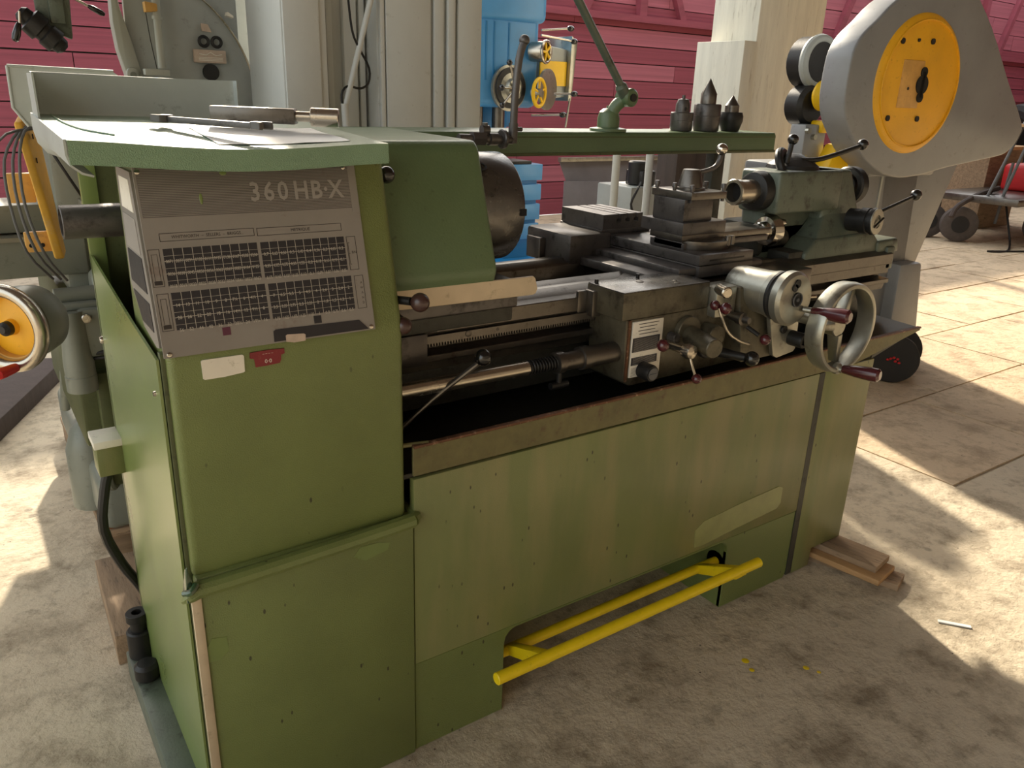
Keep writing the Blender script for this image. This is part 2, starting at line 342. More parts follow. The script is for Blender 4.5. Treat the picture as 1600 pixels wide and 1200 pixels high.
# ================================================================ the building
def shell():
    fl = single('floor', MB().box(-7, 3.2, -6, 8.4, -0.12, 0).box(3.2, 19, -6, 1.35, -0.12, 0).box(3.2, 19, 1.35, 8.4, -0.12, -0.008), 'concrete', kind='structure')
    # old paving slabs to the right, each one its own piece
    ms = MB().box(-0.5, 0.5, -0.5, 0.5, -0.05, 0.0, 0.0)
    t = bmesh.new(); t.free()
    first = None; y = 1.36; row = 0
    while y < 8.25:
        h = random.choice((0.60, 0.66, 0.7)); x = 3.22+(0.0 if row % 2 else -0.45)
        while x < 15.2:
            w = random.uniform(0.95, 1.3) if y < 4.6 else random.uniform(1.2, 1.7)
            x0 = max(x, 3.205)
            if x+w-x0 > 0.15:
                sc = (x+w-x0-0.014, min(h, 8.38-y)-0.014, 1)
                lo = (x0+(x+w-x0)/2, y+min(h, 8.38-y)/2, random.uniform(-0.003, 0.001))
                ro = (random.uniform(-.003, .003), random.uniform(-.003, .003), random.uniform(-.006, .006))
                if first is None:
                    first = part('slab', MB().box(-0.5, 0.5, -0.5, 0.5, -0.012, 0.0), 'slab_concrete', fl, local=True)
                    first.location = lo; first.rotation_euler = ro; first.scale = sc
                else: share(first, fl, lo, ro, sc)
            x += w
        y += h; row += 1
    ms.bm.free()
    # back wall of painted boards
    WY = 8.4
    wb = single('wall_back', MB().box(-7, 10.8, WY, WY+0.12, 0, 3.0).box(10.8, 19, WY, WY+0.12, 0, 3.6), 'wood_dark', kind='structure')
    f1 = None; z = 0.0; r = 0; f2 = None
    while z < 3.55:
        h = 0.21 if z < 2.2 else 0.27; x = -7.0+(r % 3)*-0.9
        while x < 19:
            w = random.uniform(2.4, 3.8); x0 = max(x, -7); x1 = min(x+w, 19)
            if z+h > 3.04: x0 = max(x0, 10.8)
            if x1-x0 > 0.1 and x1 > -1:
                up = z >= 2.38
                key = 'red_board_light' if (up or random.random() < 0.15) else 'red_board'  # upper boards carry light and haze in a paler colour; some lower ones vary
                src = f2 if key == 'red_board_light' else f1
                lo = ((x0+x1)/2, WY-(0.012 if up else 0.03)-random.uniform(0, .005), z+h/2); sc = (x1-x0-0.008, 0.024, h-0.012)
                if src is None:
                    src = part('board', MB().box(-.5, .5, -.5, .5, -.5, .5), key, wb, local=True); src.location = lo; src.scale = sc
                    if key == 'red_board_light': f2 = src
                    else: f1 = src
                else: share(src, wb, lo, (random.uniform(-.01, .01), random.uniform(-.0015, .0015), 0), sc)
            x += w
        z += h; r += 1
    st = None                                              # studs and braces of the upper half
    for i, x in enumerate([-0.6, 0.9, 2.6, 4.3, 6.0, 7.7, 9.4, 11.1, 12.8, 14.5, 16.2]):
        b = part('stud', MB().box(-.06, .06, -.05, .05, 0, 0.56), 'red_board', wb, local=True) if st is None else share(st, wb)
        st = st or b; b.location = (x, WY-0.075, 2.45); b.rotation_euler = (0, 0, 0)
        d = share(st, wb, (x+0.75, WY-0.07, 2.45), (0, math.radians(-26 if i % 2 else 30), 0), (0.8, 0.8, 1.1)) if x < 9 else share(st, wb, (x+0.75, WY-0.07, 2.45), (0, math.radians(24), 0), (0.9, 0.9, 2.0))
        if x > 9: b.scale = (1, 1, 2)
    part('rail', MB().box(-7, 19, WY-0.13, WY-0.03, 2.38, 2.46), 'red_board', wb)
    part('rail', MB().box(9.8, 19, WY-0.22, WY-0.1, 1.66, 1.79), 'red_board', wb)
    # side wall far right, unseen roof stopped short to let sun and sky light in, unseen rear wall
    single('wall_right', MB().box(19, 19.1, -6, 8.5, 0, 5.2), 'red_board', kind='structure')
    single('ceiling', MB().box(-4.2, 19, -6, 4.4, 5.2, 5.3), 'ceiling_dark', kind='structure')
    single('wall_front', MB().box(-7, 19, -6.1, -6, 0, 5.2), 'wall_pale', kind='structure')  # unseen; taken up to the roof to keep light off the front faces
shell()
# ================================================================ the green lathe
SY, SZ = 1.62, 1.20                                       # spindle axis
def lean(z): return 1.305 if z <= 1.035 else 1.305+(z-1.035)*0.262
def lathe():
    T = thing('lathe', 'green engine lathe with steel carriage and grey thread chart, on the concrete in the foreground', 'lathe', (1.2, 1.7, 0))
    # ---- base cabinet, left
    b = MB()
    prof = [(0.232, 1.30), (0.679, 1.30), (0.684, 1.305), (0.684, 1.95), (0.232, 1.95)]
    b.box(0.250, 0.682, 1.300, 1.95, 0.0, 0.612, 0.006)
    part('base_cabinet', b, 'green_hammer', T)
    b = MB()                                              # the rolled drip ledge
    b.tube([(0.232, 1.292, 0.607), (0.30, 1.288, 0.610), (0.45, 1.288, 0.614), (0.60, 1.289, 0.619), (0.676, 1.294, 0.620)], 0.016, 10)
    b.tube([(0.676, 1.294, 0.620), (0.688, 1.32, 0.620), (0.688, 1.5, 0.618), (0.688, 1.94, 0.615)], 0.014, 8)
    b.box(0.245, 0.684, 1.296, 1.95, 0.600, 0.628, 0.008)
    b.tube([(0.250, 1.290, 0.609), (0.232, 1.288, 0.600), (0.222, 1.300, 0.588)], [0.016, 0.006], 8)
    part('drip_ledge', b, 'green_hammer', T)
    b = MB(); b.hexa([(.224, 1.278, .592), (.240, 1.284, .598), (.242, 1.304, .606), (.222, 1.304, .600), (.2295, 1.292, .655), (.2335, 1.292, .657), (.236, 1.302, .655), (.230, 1.302, .650)], .002).tube([(.222, 1.286, .612), (.232, 1.274, .618), (.243, 1.284, .624)], .006, 8)
    part('torn_edge', b, 'green_gloss', T, 'curled dark glossy torn corner of the sheet metal')
    b = MB(); b.box(0.2345, 0.2515, 1.296, 1.304, 0.0, 0.600, 0.001); part('edge_strip', b, 'cream_guard', T, 'pale rubbed strip down the front left corner of the base')
    for pts, m_, l_ in (([(.244, .462), (.262, .492), (.288, .486), (.290, .455), (.272, .440), (.25, .443)], 'green_smooth', 'fresh green touch-up blot'), ([(.545, .572), (.560, .590), (.60, .588), (.625, .580), (.62, .565), (.57, .556)], 'green_smooth', 'small fresh green touch-up blot')):
        b = MB(); b.prism(pts, 'y', 1.2992, 1.3003); part('touch_up', b, m_, T, l_)
    # ---- column with leaning control face
    b = MB()
    yz = [(1.305, 0.62), (1.305, 1.035), (1.312, 1.062), (1.378, 1.335), (1.385, 1.345), (1.56, 1.345), (1.56, 0.62)]
    b.prism(yz, 'x', 0.243, 0.667, 0.014, 3)
    part('column', b, 'green_hammer', T)
    # dark gap bead along the left front edge
    b = MB(); b.box(0.236, 0.246, 1.318, 1.335, 0.0, 1.04, 0.001)
    part('edge_bead', b, 'green_dark', T, 'thin dark bead down the front left corner')
    # ---- left sheet guard: open at the top behind the column
    b = MB()
    b.prism([(1.322, 0.06), (1.322, 1.030), (1.50, 1.046), (1.72, 1.072), (1.925, 1.098), (1.925, 0.06)], 'x', 0.230, 0.2345, 0.0)
    b.prism([(1.915, 0.06), (1.915, 1.34), (1.935, 1.34), (1.935, 0.06)], 'x', 0.230, 0.262, 0.001)
    part('side_guard', b, 'green_smooth', T, 'smooth glossy green sheet guard on the left end')
    b = MB(); b.box(0.262, 0.56, 1.925, 1.955, 0.0, 1.34).box(0.30, 0.34, 1.56, 1.93, 0.0, 1.34).box(0.30, 0.60, 1.50, 1.95, 1.33, 1.345)
    part('end_panel', b, 'green_dark', T, 'dull olive panel inside the open gear end')
    b = MB(); b.cyl((0.236, 1.475, 0.99), (0.30, 1.475, 0.99), 0.035, ch=.006).box(0.235, 0.27, 1.45, 1.50, 0.9, 1.0, 0.004)
    part('gear_guard', b, 'green_cover', T)
    b = MB(); b.box(0.176, 0.234, 1.86, 1.93, 0.60, 0.672, 0.003)
    part('terminal_box', b, 'green_panel', T)
    b = MB(); b.box(0.172, 0.236, 1.852, 1.934, 0.672, 0.690, 0.002)
    part('tape', b, 'label_white', T, 'strip of pale masking tape over the terminal box')
    b = MB(); b.tube([(0.20, 1.90, 0.60), (0.185, 1.90, 0.55), (0.17, 1.90, 0.45), (0.20, 1.93, 0.33), (0.235, 1.96, 0.24), (0.28, 2.02, 0.10)], 0.012, 10)
    part('power_cable', b, 'black_iron', T, 'thick black power cable')
    b = MB(); b.rev((0.224, 1.92, 0.905), (1, 0, 0), [(0, .007), (.004, .009), (.008, .009)], 12); b.rev((0.226, 1.36, 0.96), (1, 0, 0), [(0, .004), (.004, .005)], 10)
    part('latch', b, 'steel_polish', T)
    # ---- foot plate with levelling screws at the left end
    b = MB(); b.prism([(0.178, 1.20), (0.178, 1.93), (0.24, 1.93), (0.24, 1.20)], 'z', 0.0, 0.075, 0.004)
    part('foot_plate', b, 'grey_cast', T, 'grey-green foot casting along the floor on the left')
    b = MB(); b.cyl((0.212, 1.90, 0.06), (0.212, 1.90, 0.150), 0.030, ch=.004).cyl((0.212, 1.90, 0.150), (0.212, 1.90, 0.185), 0.019, n=16)
    b.ring((0.212, 1.90, 0.178), (0.212, 1.90, 0.200), 0.026, 0.012)
    part('levelling_screw', b, 'black_iron', T)
    b = MB(); b.cyl((0.206, 1.80, 0.072), (0.206, 1.80, 0.118), 0.029, ch=.008)
    part('levelling_screw', b, 'black_iron', T)
    # ---- hood over the headstock
    xs = [0.146+i*(0.632-0.146)/16 for i in range(17)]
    def hz(x, y):                                          # the sheet sags a little at the front
        u = (x-0.146)/0.486
        return 1.372+(y-1.29)*0.052-0.011*max(0, 1-(y-1.29)/0.25)*math.sin(math.pi*min(1, max(0, u)))**1.5-0.006*u
    ys = [1.288, 1.30, 1.35, 1.42, 1.50, 1.58, 1.66, 1.676]
    b = MB(); b.sheet([[(x, y, hz(x, y)) for x in xs] for y in ys], 0.003)
    b.sheet([[(x, 1.288, hz(x, 1.288)-d) for x in xs] for d in (0, .004, 0.033)], 0.003)
    b.sheet([[(0.632+o, y, hz(0.632, y)-d) for y in ys] for o, d in ((0, 0), (0.003, .03))], 0.003)
    b.tube([(0.17, 1.66, hz(.17, 1.66)+.001), (0.172, 1.52, hz(.17, 1.52)+.001), (0.188, 1.42, hz(.18, 1.42)+.001), (0.22, 1.37, hz(.22, 1.37)+.001)], 0.0018, 6)
    part('hood', b, 'green_hood', T, 'paler green sheet hood on top, sagging at the front')
    b = MB(); b.sheet([[(0.1445+o, y, hz(0.146, y)-d-.02*e*max(0, (y-1.45)/.23)) for y in [1.288+i*.0404 for i in range(11)]] for o, d, e in ((0, -.001, 0), (0.0, .02, .3), (.004, .034, .7), (.016, .044, 1), (.03, .048, 1.1))], 0.003)
    g = []
    for a_ in range(0, 91, 15): t_ = math.radians(a_); g.append((0.144+.016*(1-math.cos(t_)), 1.690-.016*(1-math.sin(t_))))
    b.sheet([[(x_, y_, z_) for (x_, y_) in [(.1445, 1.60)]+g+[(.30, 1.69), (.488, 1.69), (.497, 1.686), (.502, 1.676)]] for z_ in (1.375, 1.42, 1.4585)], 0.003)
    b.tube([(.150, 1.682, 1.4585), (.165, 1.690, 1.4588), (.30, 1.691, 1.457), (.488, 1.691, 1.4545)], .0028, 8)
    part('rear_upstand', b, 'sun_grey', T, 'grey sheet metal upstand behind the hood, curling down its left side')
    b = MB(); b.prism([(.1345, 1.472), (.320, 1.469), (.330, 1.462), (.330, 1.36), (.155, 1.36), (.133, 1.395)], 'y', 1.92, 1.924).tube([(.1345, 1.92, 1.472), (.322, 1.92, 1.469)], .003, 8).tube([(.1345, 1.92, 1.472), (.133, 1.92, 1.395), (.155, 1.92, 1.36)], .003, 8, smooth=0)
    part('inner_upstand', b, 'sun_grey', T, 'second grey sheet panel standing behind the first')
    # ---- headstock cover
    b = MB(); b.prism([(1.374, 1.082), (1.366, 1.105), (1.448, 1.345), (1.462, 1.360), (1.86, 1.366), (1.86, 1.03), (1.40, 1.03)], 'x', 0.60, 0.920, 0.010, 3)
    part('headstock_cover', b, 'green_cover', T)
    b = MB(); b.box(0.66, 0.985, 1.40, 1.90, 0.98, 1.075, 0.006)
    part('headstock_base', b, 'grey_cast_dark', T)
    b = MB(); b.prism([(0.667, 1.048), (0.667, 1.084), (1.018, 1.0815), (1.024, 1.075), (1.030, 1.052), (1.026, 1.043), (1.018, 1.040), (0.70, 1.044)], 'y', 1.374, 1.380, 0.001, 1)
    part('chip_guard', b, 'cream_guard', T, 'long pale cream guard strip below the headstock cover')
    b = MB(); b.prism([(1.378, 1.05), (1.378, 1.02), (1.46, 0.985), (1.47, 1.0)], 'x', 0.68, 0.98, 0.002)
    part('guard_bracket', b, 'steel_dark', T)
    # ---- chuck
    b = MB(); b.rev((0.925, SY, SZ), (1, 0, 0), [(0, .085), (.02, .085), (.022, .112), (.035, .116), (.06, .124), (.064, .1255), (.148, .1255), (.152, .123), (.152, .052), (.12, .05)], 64)
    ck = part('chuck', b, 'cover_steel', T, 'round steel lathe chuck')
    def jaw(a):
        m = Matrix.Translation((1.0785, SY, SZ)) @ Matrix.Rotation(a, 4, 'X')
        return MB().box(-.012, 0.000, .055, .118, -.012, .012, .002, M=m).box(-.004, 0.012, .045, .075, -.012, .012, .002, M=m)
    for k in range(3): part('jaw', jaw(math.radians(155+120*k)), 'steel_dark', ck)
    def sock(a):
        d = Vector((0, math.cos(a), math.sin(a))); c = Vector((0.985, SY, SZ))+d*0.1245
        return MB().ring(c, c+d*.003, .0135, .008, 24).cyl(c+d*.0003, c+d*.0006, .0085, n=4)
    part('key_socket', sock(math.radians(128)), 'black_iron', ck); part('key_socket', sock(math.radians(8)), 'black_iron', ck)
    b = MB(); b.box(1.062, 1.079, SY-.1275, SY-.100, SZ-.008, SZ+.008, .001)
    part('jaw_slot', b, 'dark_void', ck)
    # ---- spindle tube out of the left end
    b = MB(); b.ring((0.155, SY, 1.212), (0.60, SY, 1.212), 0.030, 0.024)
    part('spindle_tube', b, 'steel_dark', T, 'dark steel tube sticking out of the gear end')
    # ---- bed
    b = MB()
    b.prism([(1.495, 0.882), (1.482, 0.885), (1.482, 0.900), (1.52, 0.903), (1.52, 0.915), (1.49, 0.918), (1.49, 0.950), (1.482, 0.951), (1.482, 0.986), (1.50, 0.992), (1.53, 1.008), (1.56, 0.992), (1.60, 0.992), (1.62, 1.002), (1.64, 0.99), (1.64, 0.93),
             (1.80, 0.93), (1.80, 0.99), (1.83, 1.005), (1.86, 1.005), (1.90, 0.99), (1.90, 0.86), (1.50, 0.86)], 'x', 0.66, 2.62, 0.0015, 1)
    part('bed', b, 'steel_worn', T, 'worn steel bed with ground ways')
    b = MB(); b.box(0.70, 2.55, 1.56, 1.86, 0.74, 0.862, 0.01).box(2.30, 2.60, 1.52, 1.88, 0.72, 0.935, 0.012)
    part('bed_casting', b, 'grey_cast_dark', T)
    b = MB(); b.box(2.595, 2.64, 1.49, 1.90, 0.93, 1.008, 0.006)
    part('bed_end_plate', b, 'grey_cast', T)
    b = MB(); b.box(0.72, 0.808, 1.468, 1.50, 0.884, 0.956, 0.003)
    part('rack_bracket', b, 'steel_dark', T)
    b = MB()                                              # rack with teeth
    teeth = []; x = 0.808
    pts = [(0.808, 0.9475)]
    n = 92; p = (1.262-0.808)/n*1.0
    top = [(0.808, 0.947), (1.30, 0.947)]
    low = []; x = 1.30
    while x > 0.811:
        low += [(x, 0.930), (x-.0012, 0.9225), (x-.0030, 0.9225), (x-.0042, 0.930)]; x -= 0.0072
    b.prism([(0.808, 0.947)]+[(0.808, 0.930)]+low[::-1]+[(1.30, 0.947)], 'y', 1.474, 1.490)
    rk = part('rack', b, 'steel_worn', T, 'toothed steel rack under the front way')
    b = MB(); b.rev((0.915, 1.474, 0.9405), (0, -1, 0), [(0, .0075), (.0015, .0075), (.002, .0065)], 20)
    part('screw', b, 'steel_worn', rk)
    b = MB(); b.rev((0.995, 1.474, 0.940), (0, -1, 0), [(0, .004), (.001, .0035)], 14); part('screw', b, 'steel_dark', rk)
    b = MB(); b.rev((0.795, 1.462, 0.9655), (1, 0, 0.02), [(0, .006), (.03, .006)], 12); part('oil_nipple', b, 'alu', T)
    # ---- feed shaft, spring and collars
    b = MB(); b.cyl((0.667, 1.40, 0.863), (1.030, 1.40, 0.861), 0.0165, n=28, ch=.001)
    part('feed_shaft', b, 'steel_bright', T, 'polished round feed shaft')
    b = MB(); pts = [(1.030+0.082*i/160, 1.40+.0155*math.cos(i*2*math.pi/16), .861+.0155*math.sin(i*2*math.pi/16)) for i in range(161)]
    b.tube(pts, 0.0024, 6, smooth=0); b.cyl((1.03, 1.40, .861), (1.115, 1.40, .861), .009)
    part('spring', b, 'black_iron', T)
    b = MB(); b.rev((1.108, 1.40, .860), (1, 0, 0), [(0, .018), (.002, .026), (.022, .026), (.023, .0225), (.075, .0225), (.076, .029), (.100, .029), (.101, .026), (.21, .026)], 28)
    part('shaft_collar', b, 'steel_worn', T)
    b = MB(); b.cyl((1.125, 1.40, .80), (1.125, 1.40, .84), .007).cyl((1.10, 1.40, .803), (1.15, 1.40, .803), .009, n=12)
    part('thumb_screw', b, 'black_iron', T)
    for a, r0, nm, z2 in (((0.60, 1.44, 0.70), 0, 'clutch_lever', 0),):
        b = MB(); b.tube([(0.69, 1.44, 0.735), (0.78, 1.40, 0.83), (0.864, 1.352, 0.913)], [0.0045, 0.006], 10)
        lv = part('clutch_lever', b, 'steel_worn', T)
        b = MB(); b.sph((0.874, 1.348, 0.926), 0.0185); part('knob', b, 'black_gloss', lv)
    b = MB(); b.tube([(0.66, 1.36, 1.075), (0.685, 1.31, 1.078)], 0.008); lv = part('gear_lever', b, 'black_iron', T)
    b = MB(); b.sph((0.700, 1.302, 1.076), 0.0185, (1.0, 1, 1)); part('knob', b, 'knob_brown', lv)
    b = MB(); b.tube([(0.66, 1.36, 1.055), (0.672, 1.33, 1.04)], 0.008); lv = part('gear_lever', b, 'black_iron', T)
    b = MB(); b.sph((0.672, 1.318, 1.030), 0.017); part('knob', b, 'knob_brown', lv)
    b = MB(); b.cyl((0.665, 1.40, 1.302), (0.675, 1.40, 1.302), 0.01); lv = part('gear_lever', b, 'black_iron', T)
    b = MB(); b.sph((0.683, 1.40, 1.302), 0.0165); part('knob', b, 'black_gloss', lv)
    # ---- stand front, tray, right pedestal
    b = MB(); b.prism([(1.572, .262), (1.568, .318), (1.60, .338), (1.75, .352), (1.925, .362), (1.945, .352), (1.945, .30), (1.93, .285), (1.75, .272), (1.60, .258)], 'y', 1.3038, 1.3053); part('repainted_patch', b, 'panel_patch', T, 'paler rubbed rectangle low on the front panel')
    b = MB()
    Z0, Z1 = 0.245, 0.705
    cut = [(0.684, Z0), (0.684, Z1), (2.040, Z1), (2.040, Z0)]
    b.prism(cut, 'y', 1.305, 1.325, 0.003, 2)
    part('front_panel', b, 'green_panel', T)
    b = MB()
    k = [(0.684, 0.0), (0.684, 0.243), (2.046, 0.243), (2.046, 0.03), (2.030, 0.0), (1.726, 0.0)]
    k += [(1.726, 0.195), (1.722, 0.215), (1.712, 0.228), (1.695, 0.235), (0.958, 0.235), (0.942, 0.228), (0.932, 0.216), (0.928, 0.195), (0.928, 0.0)]
    b.prism(k, 'y', 1.308, 1.322, 0.002, 1)
    b.box(0.915, 0.928, 1.31, 1.62, 0.0, 0.235).box(1.726, 1.739, 1.31, 1.62, 0.0, 0.235).box(0.90, 1.75, 1.60, 1.63, 0.0, 0.30).box(0.92, 1.74, 1.31, 1.62, 0.2345, 0.243)
    part('kick_panel', b, 'green_hammer', T, 'lower front panel with the recess for the foot bar')
    b = MB(); b.prism([(2.066, 0.006), (2.062, 0.708), (2.317, 0.708), (2.312, 0.070), (2.160, 0.070), (2.156, 0.006)], 'y', 1.305, 1.92, 0.003, 2)
    part('end_pedestal', b, 'green_panel', T)
    b = MB(); b.box(2.038, 2.064, 1.3046, 1.90, 0.01, 0.705)
    part('seam_strip', b, 'grey_cast_dark', T, 'dark vertical seam between the panel and the end pedestal')
    b = MB(); b.box(0.684, 2.05, 1.60, 1.92, 0.30, 0.70)
    part('rear_panel', b, 'green_dark', T)
    # tray
    b = MB(); b.box(0.667, 2.32, 1.315, 1.93, 0.706, 0.716).prism([(1.92, 0.706), (1.92, 0.775), (1.93, 0.775), (1.93, 0.706)], 'x', 0.667, 2.60)
    b.hexa([(2.31, 1.313, .706), (2.554, 1.313, .768), (2.62, 1.93, .768), (2.31, 1.93, .706), (2.31, 1.313, .716), (2.554, 1.313, .777), (2.62, 1.93, .777), (2.31, 1.93, .716)])
    part('tray_floor', b, 'tray_oil', T, 'oily dark chip tray')
    b = MB(); b.prism([(0.684, 0.712), (0.684, 0.779), (2.554, 0.777), (2.556, 0.768), (2.30, 0.722), (2.20, 0.706)], 'y', 1.305, 1.312, 0.001, 1)
    b.cyl((0.66, 1.322, .7795), (0.72, 1.308, .7795), .005)
    lip = part('tray_lip', b, 'lip_olive', T)
    b = MB(); b.box(0.684, 2.552, 1.300, 1.314, 0.775, 0.7815, 0.002); part('rim', b, 'rust_lip', lip, 'scraped brown rim of the tray')
    # ---- yellow foot bar
    b = MB(); b.cyl((0.832, 1.20, 0.213), (1.735, 1.20, 0.217), 0.0145, n=20, ch=.002)
    fb = part('foot_bar', b, 'yellow_bar', T, 'bright yellow painted foot brake bar')
    b = MB(); b.cyl((0.90, 1.345, 0.140), (1.80, 1.345, 0.146), 0.014, n=18, ch=.002); part('cross_rod', b, 'yellow_bar', fb)
    for x in (0.972, 1.655):
        b = MB(); b.hexa([(x-.012, 1.345, .128), (x+.012, 1.345, .128), (x+.014, 1.20, .19), (x-.014, 1.20, .19), (x-.012, 1.345, .158), (x+.012, 1.345, .158), (x+.014, 1.205, .226), (x-.014, 1.205, .226)], 0.002)
        b.hexa([(x+.02, 1.345, .120), (x+.05, 1.345, .120), (x+.03, 1.20, .192), (x+.01, 1.20, .192), (x+.02, 1.345, .126), (x+.05, 1.345, .126), (x+.03, 1.20, .20), (x+.01, 1.20, .20)], 0.001)
        part('arm', b, 'yellow_bar', fb)
    b = MB(); b.cyl((1.726, 1.345, 0.145), (1.735, 1.345, 0.145), 0.034)
    part('pivot_hole', b, 'dark_void', T)
    carriage(T); tailstock(T); shelf(T); chart(T)
    return T

def disc_axis(b, c, y0, y1, r, ch=0.002, n=40):            # disc with axis along y
    return b.rev((c[0], y0, c[1]), (0, y1-y0, 0), [(0, r-ch), (ch, r), (abs(y1-y0)-ch, r), (abs(y1-y0), r-ch)], n)

def grip(p0, p1, r0, r1, n=20):                            # turned handle
    p0 = Vector(p0); p1 = Vector(p1); L = (p1-p0).length
    return MB().rev(p0, p1-p0, [(0, r0*.7), (.004, r0), (L*.35, (r0+r1)*.52), (L*.75, r1), (L*.94, r1*.95), (L, r1*.62)], n)

def carriage(T):
    # saddle
    b = MB(); b.box(1.50, 1.95, 1.50, 2.02, 0.985, 1.012, 0.006).box(1.56, 1.90, 1.46, 2.08, 1.008, 1.030, 0.006)
    b.box(1.46, 1.62, 1.80, 2.02, 0.98, 1.075, 0.012)
    b.hexa([(1.28, 1.50, .985), (1.60, 1.50, .985), (1.60, 1.62, .985), (1.50, 1.62, .985), (1.34, 1.50, 1.0), (1.60, 1.50, 1.0), (1.60, 1.62, 1.0), (1.52, 1.62, 1.0)], 0.003)
    part('saddle', b, 'steel_dark', T)
    b = MB(); b.box(1.44, 1.50, 1.92, 1.99, 0.985, 1.05, 0.004)
    part('wiper', b, 'steel_dark', T)
    # cross slide along y
    b = MB(); b.box(1.625, 1.842, 1.45, 2.10, 1.003, 1.034, 0.0015).box(1.62, 1.838, 1.448, 2.06, 1.0365, 1.064, 0.0015)
    cs = part('cross_slide', b, 'steel_dark', T)
    b = MB(); b.box(1.660, 1.80, 1.4475, 1.4485, 1.046, 1.051).box(1.63, 1.835, 1.4465, 1.45, 1.0345, 1.0365)
    part('slide_line', b, 'black_iron', cs)
    # rear T-slotted block
    b = MB(); b.box(1.60, 1.80, 1.826, 2.03, 1.064, 1.078, 0.002)
    xs = [1.605, 1.655, 1.668, 1.700, 1.713, 1.745, 1.758, 1.79]
    poly = [(1.605, 1.078), (1.605, 1.122)]
    for xc in (1.668, 1.703, 1.738):
        poly += [(xc-.004, 1.122), (xc-.004, 1.108), (xc-.009, 1.108), (xc-.009, 1.097), (xc+.009, 1.097), (xc+.009, 1.108), (xc+.004, 1.108), (xc+.004, 1.122)]
    poly += [(1.765, 1.122), (1.765, 1.078)]
    b.prism(poly, 'y', 1.828, 2.03)
    part('rear_tool_block', b, 'steel_dark', T, 'dark steel block with three T slots')
    # swivel base and compound slide
    b = MB(); b.rev((1.735, 1.575, 1.064), (0, 0, 1), [(0, .093), (.006, .095), (.024, .095), (.026, .085)], 48)
    b.cyl((1.775, 1.492, 1.075), (1.775, 1.492, 1.100), .008, n=12).cyl((1.795, 1.497, 1.075), (1.795, 1.497, 1.100), .010, n=6)
    part('swivel_base', b, 'steel_worn', T)
    b = MB(); b.box(1.640, 1.705, 1.528, 1.66, 1.064, 1.082, 0.001).box(1.640, 2.005, 1.535, 1.645, 1.066, 1.084, 0.002).box(1.66, 2.0, 1.545, 1.635, 1.083, 1.088)
    part('compound_base', b, 'steel_dark', T)
    b = MB(); b.box(1.632, 2.008, 1.530, 1.655, 1.087, 1.104, 0.0015)
    part('compound_slide', b, 'steel_worn', T)
    b = MB(); b.box(1.628, 1.80, 1.526, 1.690, 1.1045, 1.138, 0.0015)
    part('tool_post_base', b, 'steel_dark', T)
    b = MB(); b.box(1.643, 1.757, 1.543, 1.662, 1.138, 1.198, 0.002)
    tp = part('tool_post', b, 'steel_dark', T, 'square four way tool post with clamp handle')
    b = MB(); b.box(1.650, 1.790, 1.527, 1.680, 1.198, 1.218, 0.0015)
    part('clamp_plate', b, 'steel_worn', tp)
    for (x, y) in ((1.657, 1.668), (1.657, 1.600), (1.660, 1.537), (1.785, 1.537), (1.782, 1.60), (1.782, 1.668)):
        b = MB(); b.cyl((x, y, 1.190), (x, y, 1.226), .0052, n=10).rev((x, y, 1.226), (0, 0, 1), [(0, .0075), (.009, .0075), (.012, .006), (.0125, .003)], 14)
        part('set_screw', b, 'steel_dark', tp)
    b = MB(); b.rev((1.722, 1.604, 1.218), (0, 0, 1), [(0, .042), (.006, .042), (.007, .036), (.050, .025), (.054, .023), (.055, .016)], 36)
    part('clamp_hub', b, 'steel_worn', tp)
    b = MB(); b.tube([(1.738, 1.604, 1.262), (1.775, 1.597, 1.268), (1.803, 1.592, 1.278), (1.815, 1.590, 1.296), (1.818, 1.590, 1.31)], [0.006, 0.008], 12)
    h = part('clamp_handle', b, 'steel_dark', tp)
    b = MB(); b.sph((1.820, 1.590, 1.326), 0.0165); part('ball', b, 'steel_polish', h)
    # compound handwheel on the right
    b = MB(); b.rev((2.008, 1.585, 1.083), (1, 0, 0), [(0, .024), (.010, .024), (.012, .028), (.040, .030), (.042, .043), (.060, .050), (.074, .050), (.080, .044), (.082, .018), (.095, .012)], 40)
    d = part('compound_dial', b, 'steel_polish', T)
    b = MB(); b.rev((2.085, 1.585, 1.108), (1, 0, -.1), [(0, .006), (.02, .006), (.024, .009), (.04, .013), (.052, .012), (.058, .006)], 18)
    part('crank', b, 'steel_polish', d)
    # apron cover block
    b = MB(); b.box(1.276, 1.572, 1.36, 1.495, 0.950, 1.016, 0.0015)
    ac = part('apron_top', b, 'apron_grey', T)
    b = MB(); b.box(1.277, 1.571, 1.361, 1.494, 1.016, 1.0185, 0.001); part('cover_plate', b, 'cover_steel', ac, 'smooth steel cover plate reflecting the daylight')
    for (x, y, r) in ((1.40, 1.44, .010), (1.478, 1.385, .007), (1.49, 1.405, .005)):
        b = MB(); b.rev((x, y, 1.0185), (0, 0, 1), [(0, r), (.0015, r), (.002, r*.7)], 18); part('screw', b, 'steel_worn', ac)
    for (x, y) in ((1.290, 1.478), (1.43, 1.480)):
        b = MB(); b.cyl((x, y, 1.018), (x, y, 1.028), .005, n=12); part('screw', b, 'black_iron', ac)
    b = MB(); b.box(1.262, 1.290, 1.455, 1.490, 0.938, 1.004, 0.004).box(1.236, 1.266, 1.480, 1.492, 0.940, 1.002, 0.004)
    part('way_wiper', b, 'steel_worn', T)
    # apron body
    b = MB()
    b.prism([(1.298, 0.790), (1.292, 0.949), (1.96, 0.949), (1.97, 0.83), (1.93, 0.785), (1.32, 0.776)], 'y', 1.362, 1.50, 0.004, 2)
    ap = part('apron', b, 'apron_grey', T)
    b = MB(); b.box(1.299, 1.306, 1.3585, 1.363, 0.792, 0.948)
    part('edge_strip', b, 'rust_lip', ap)
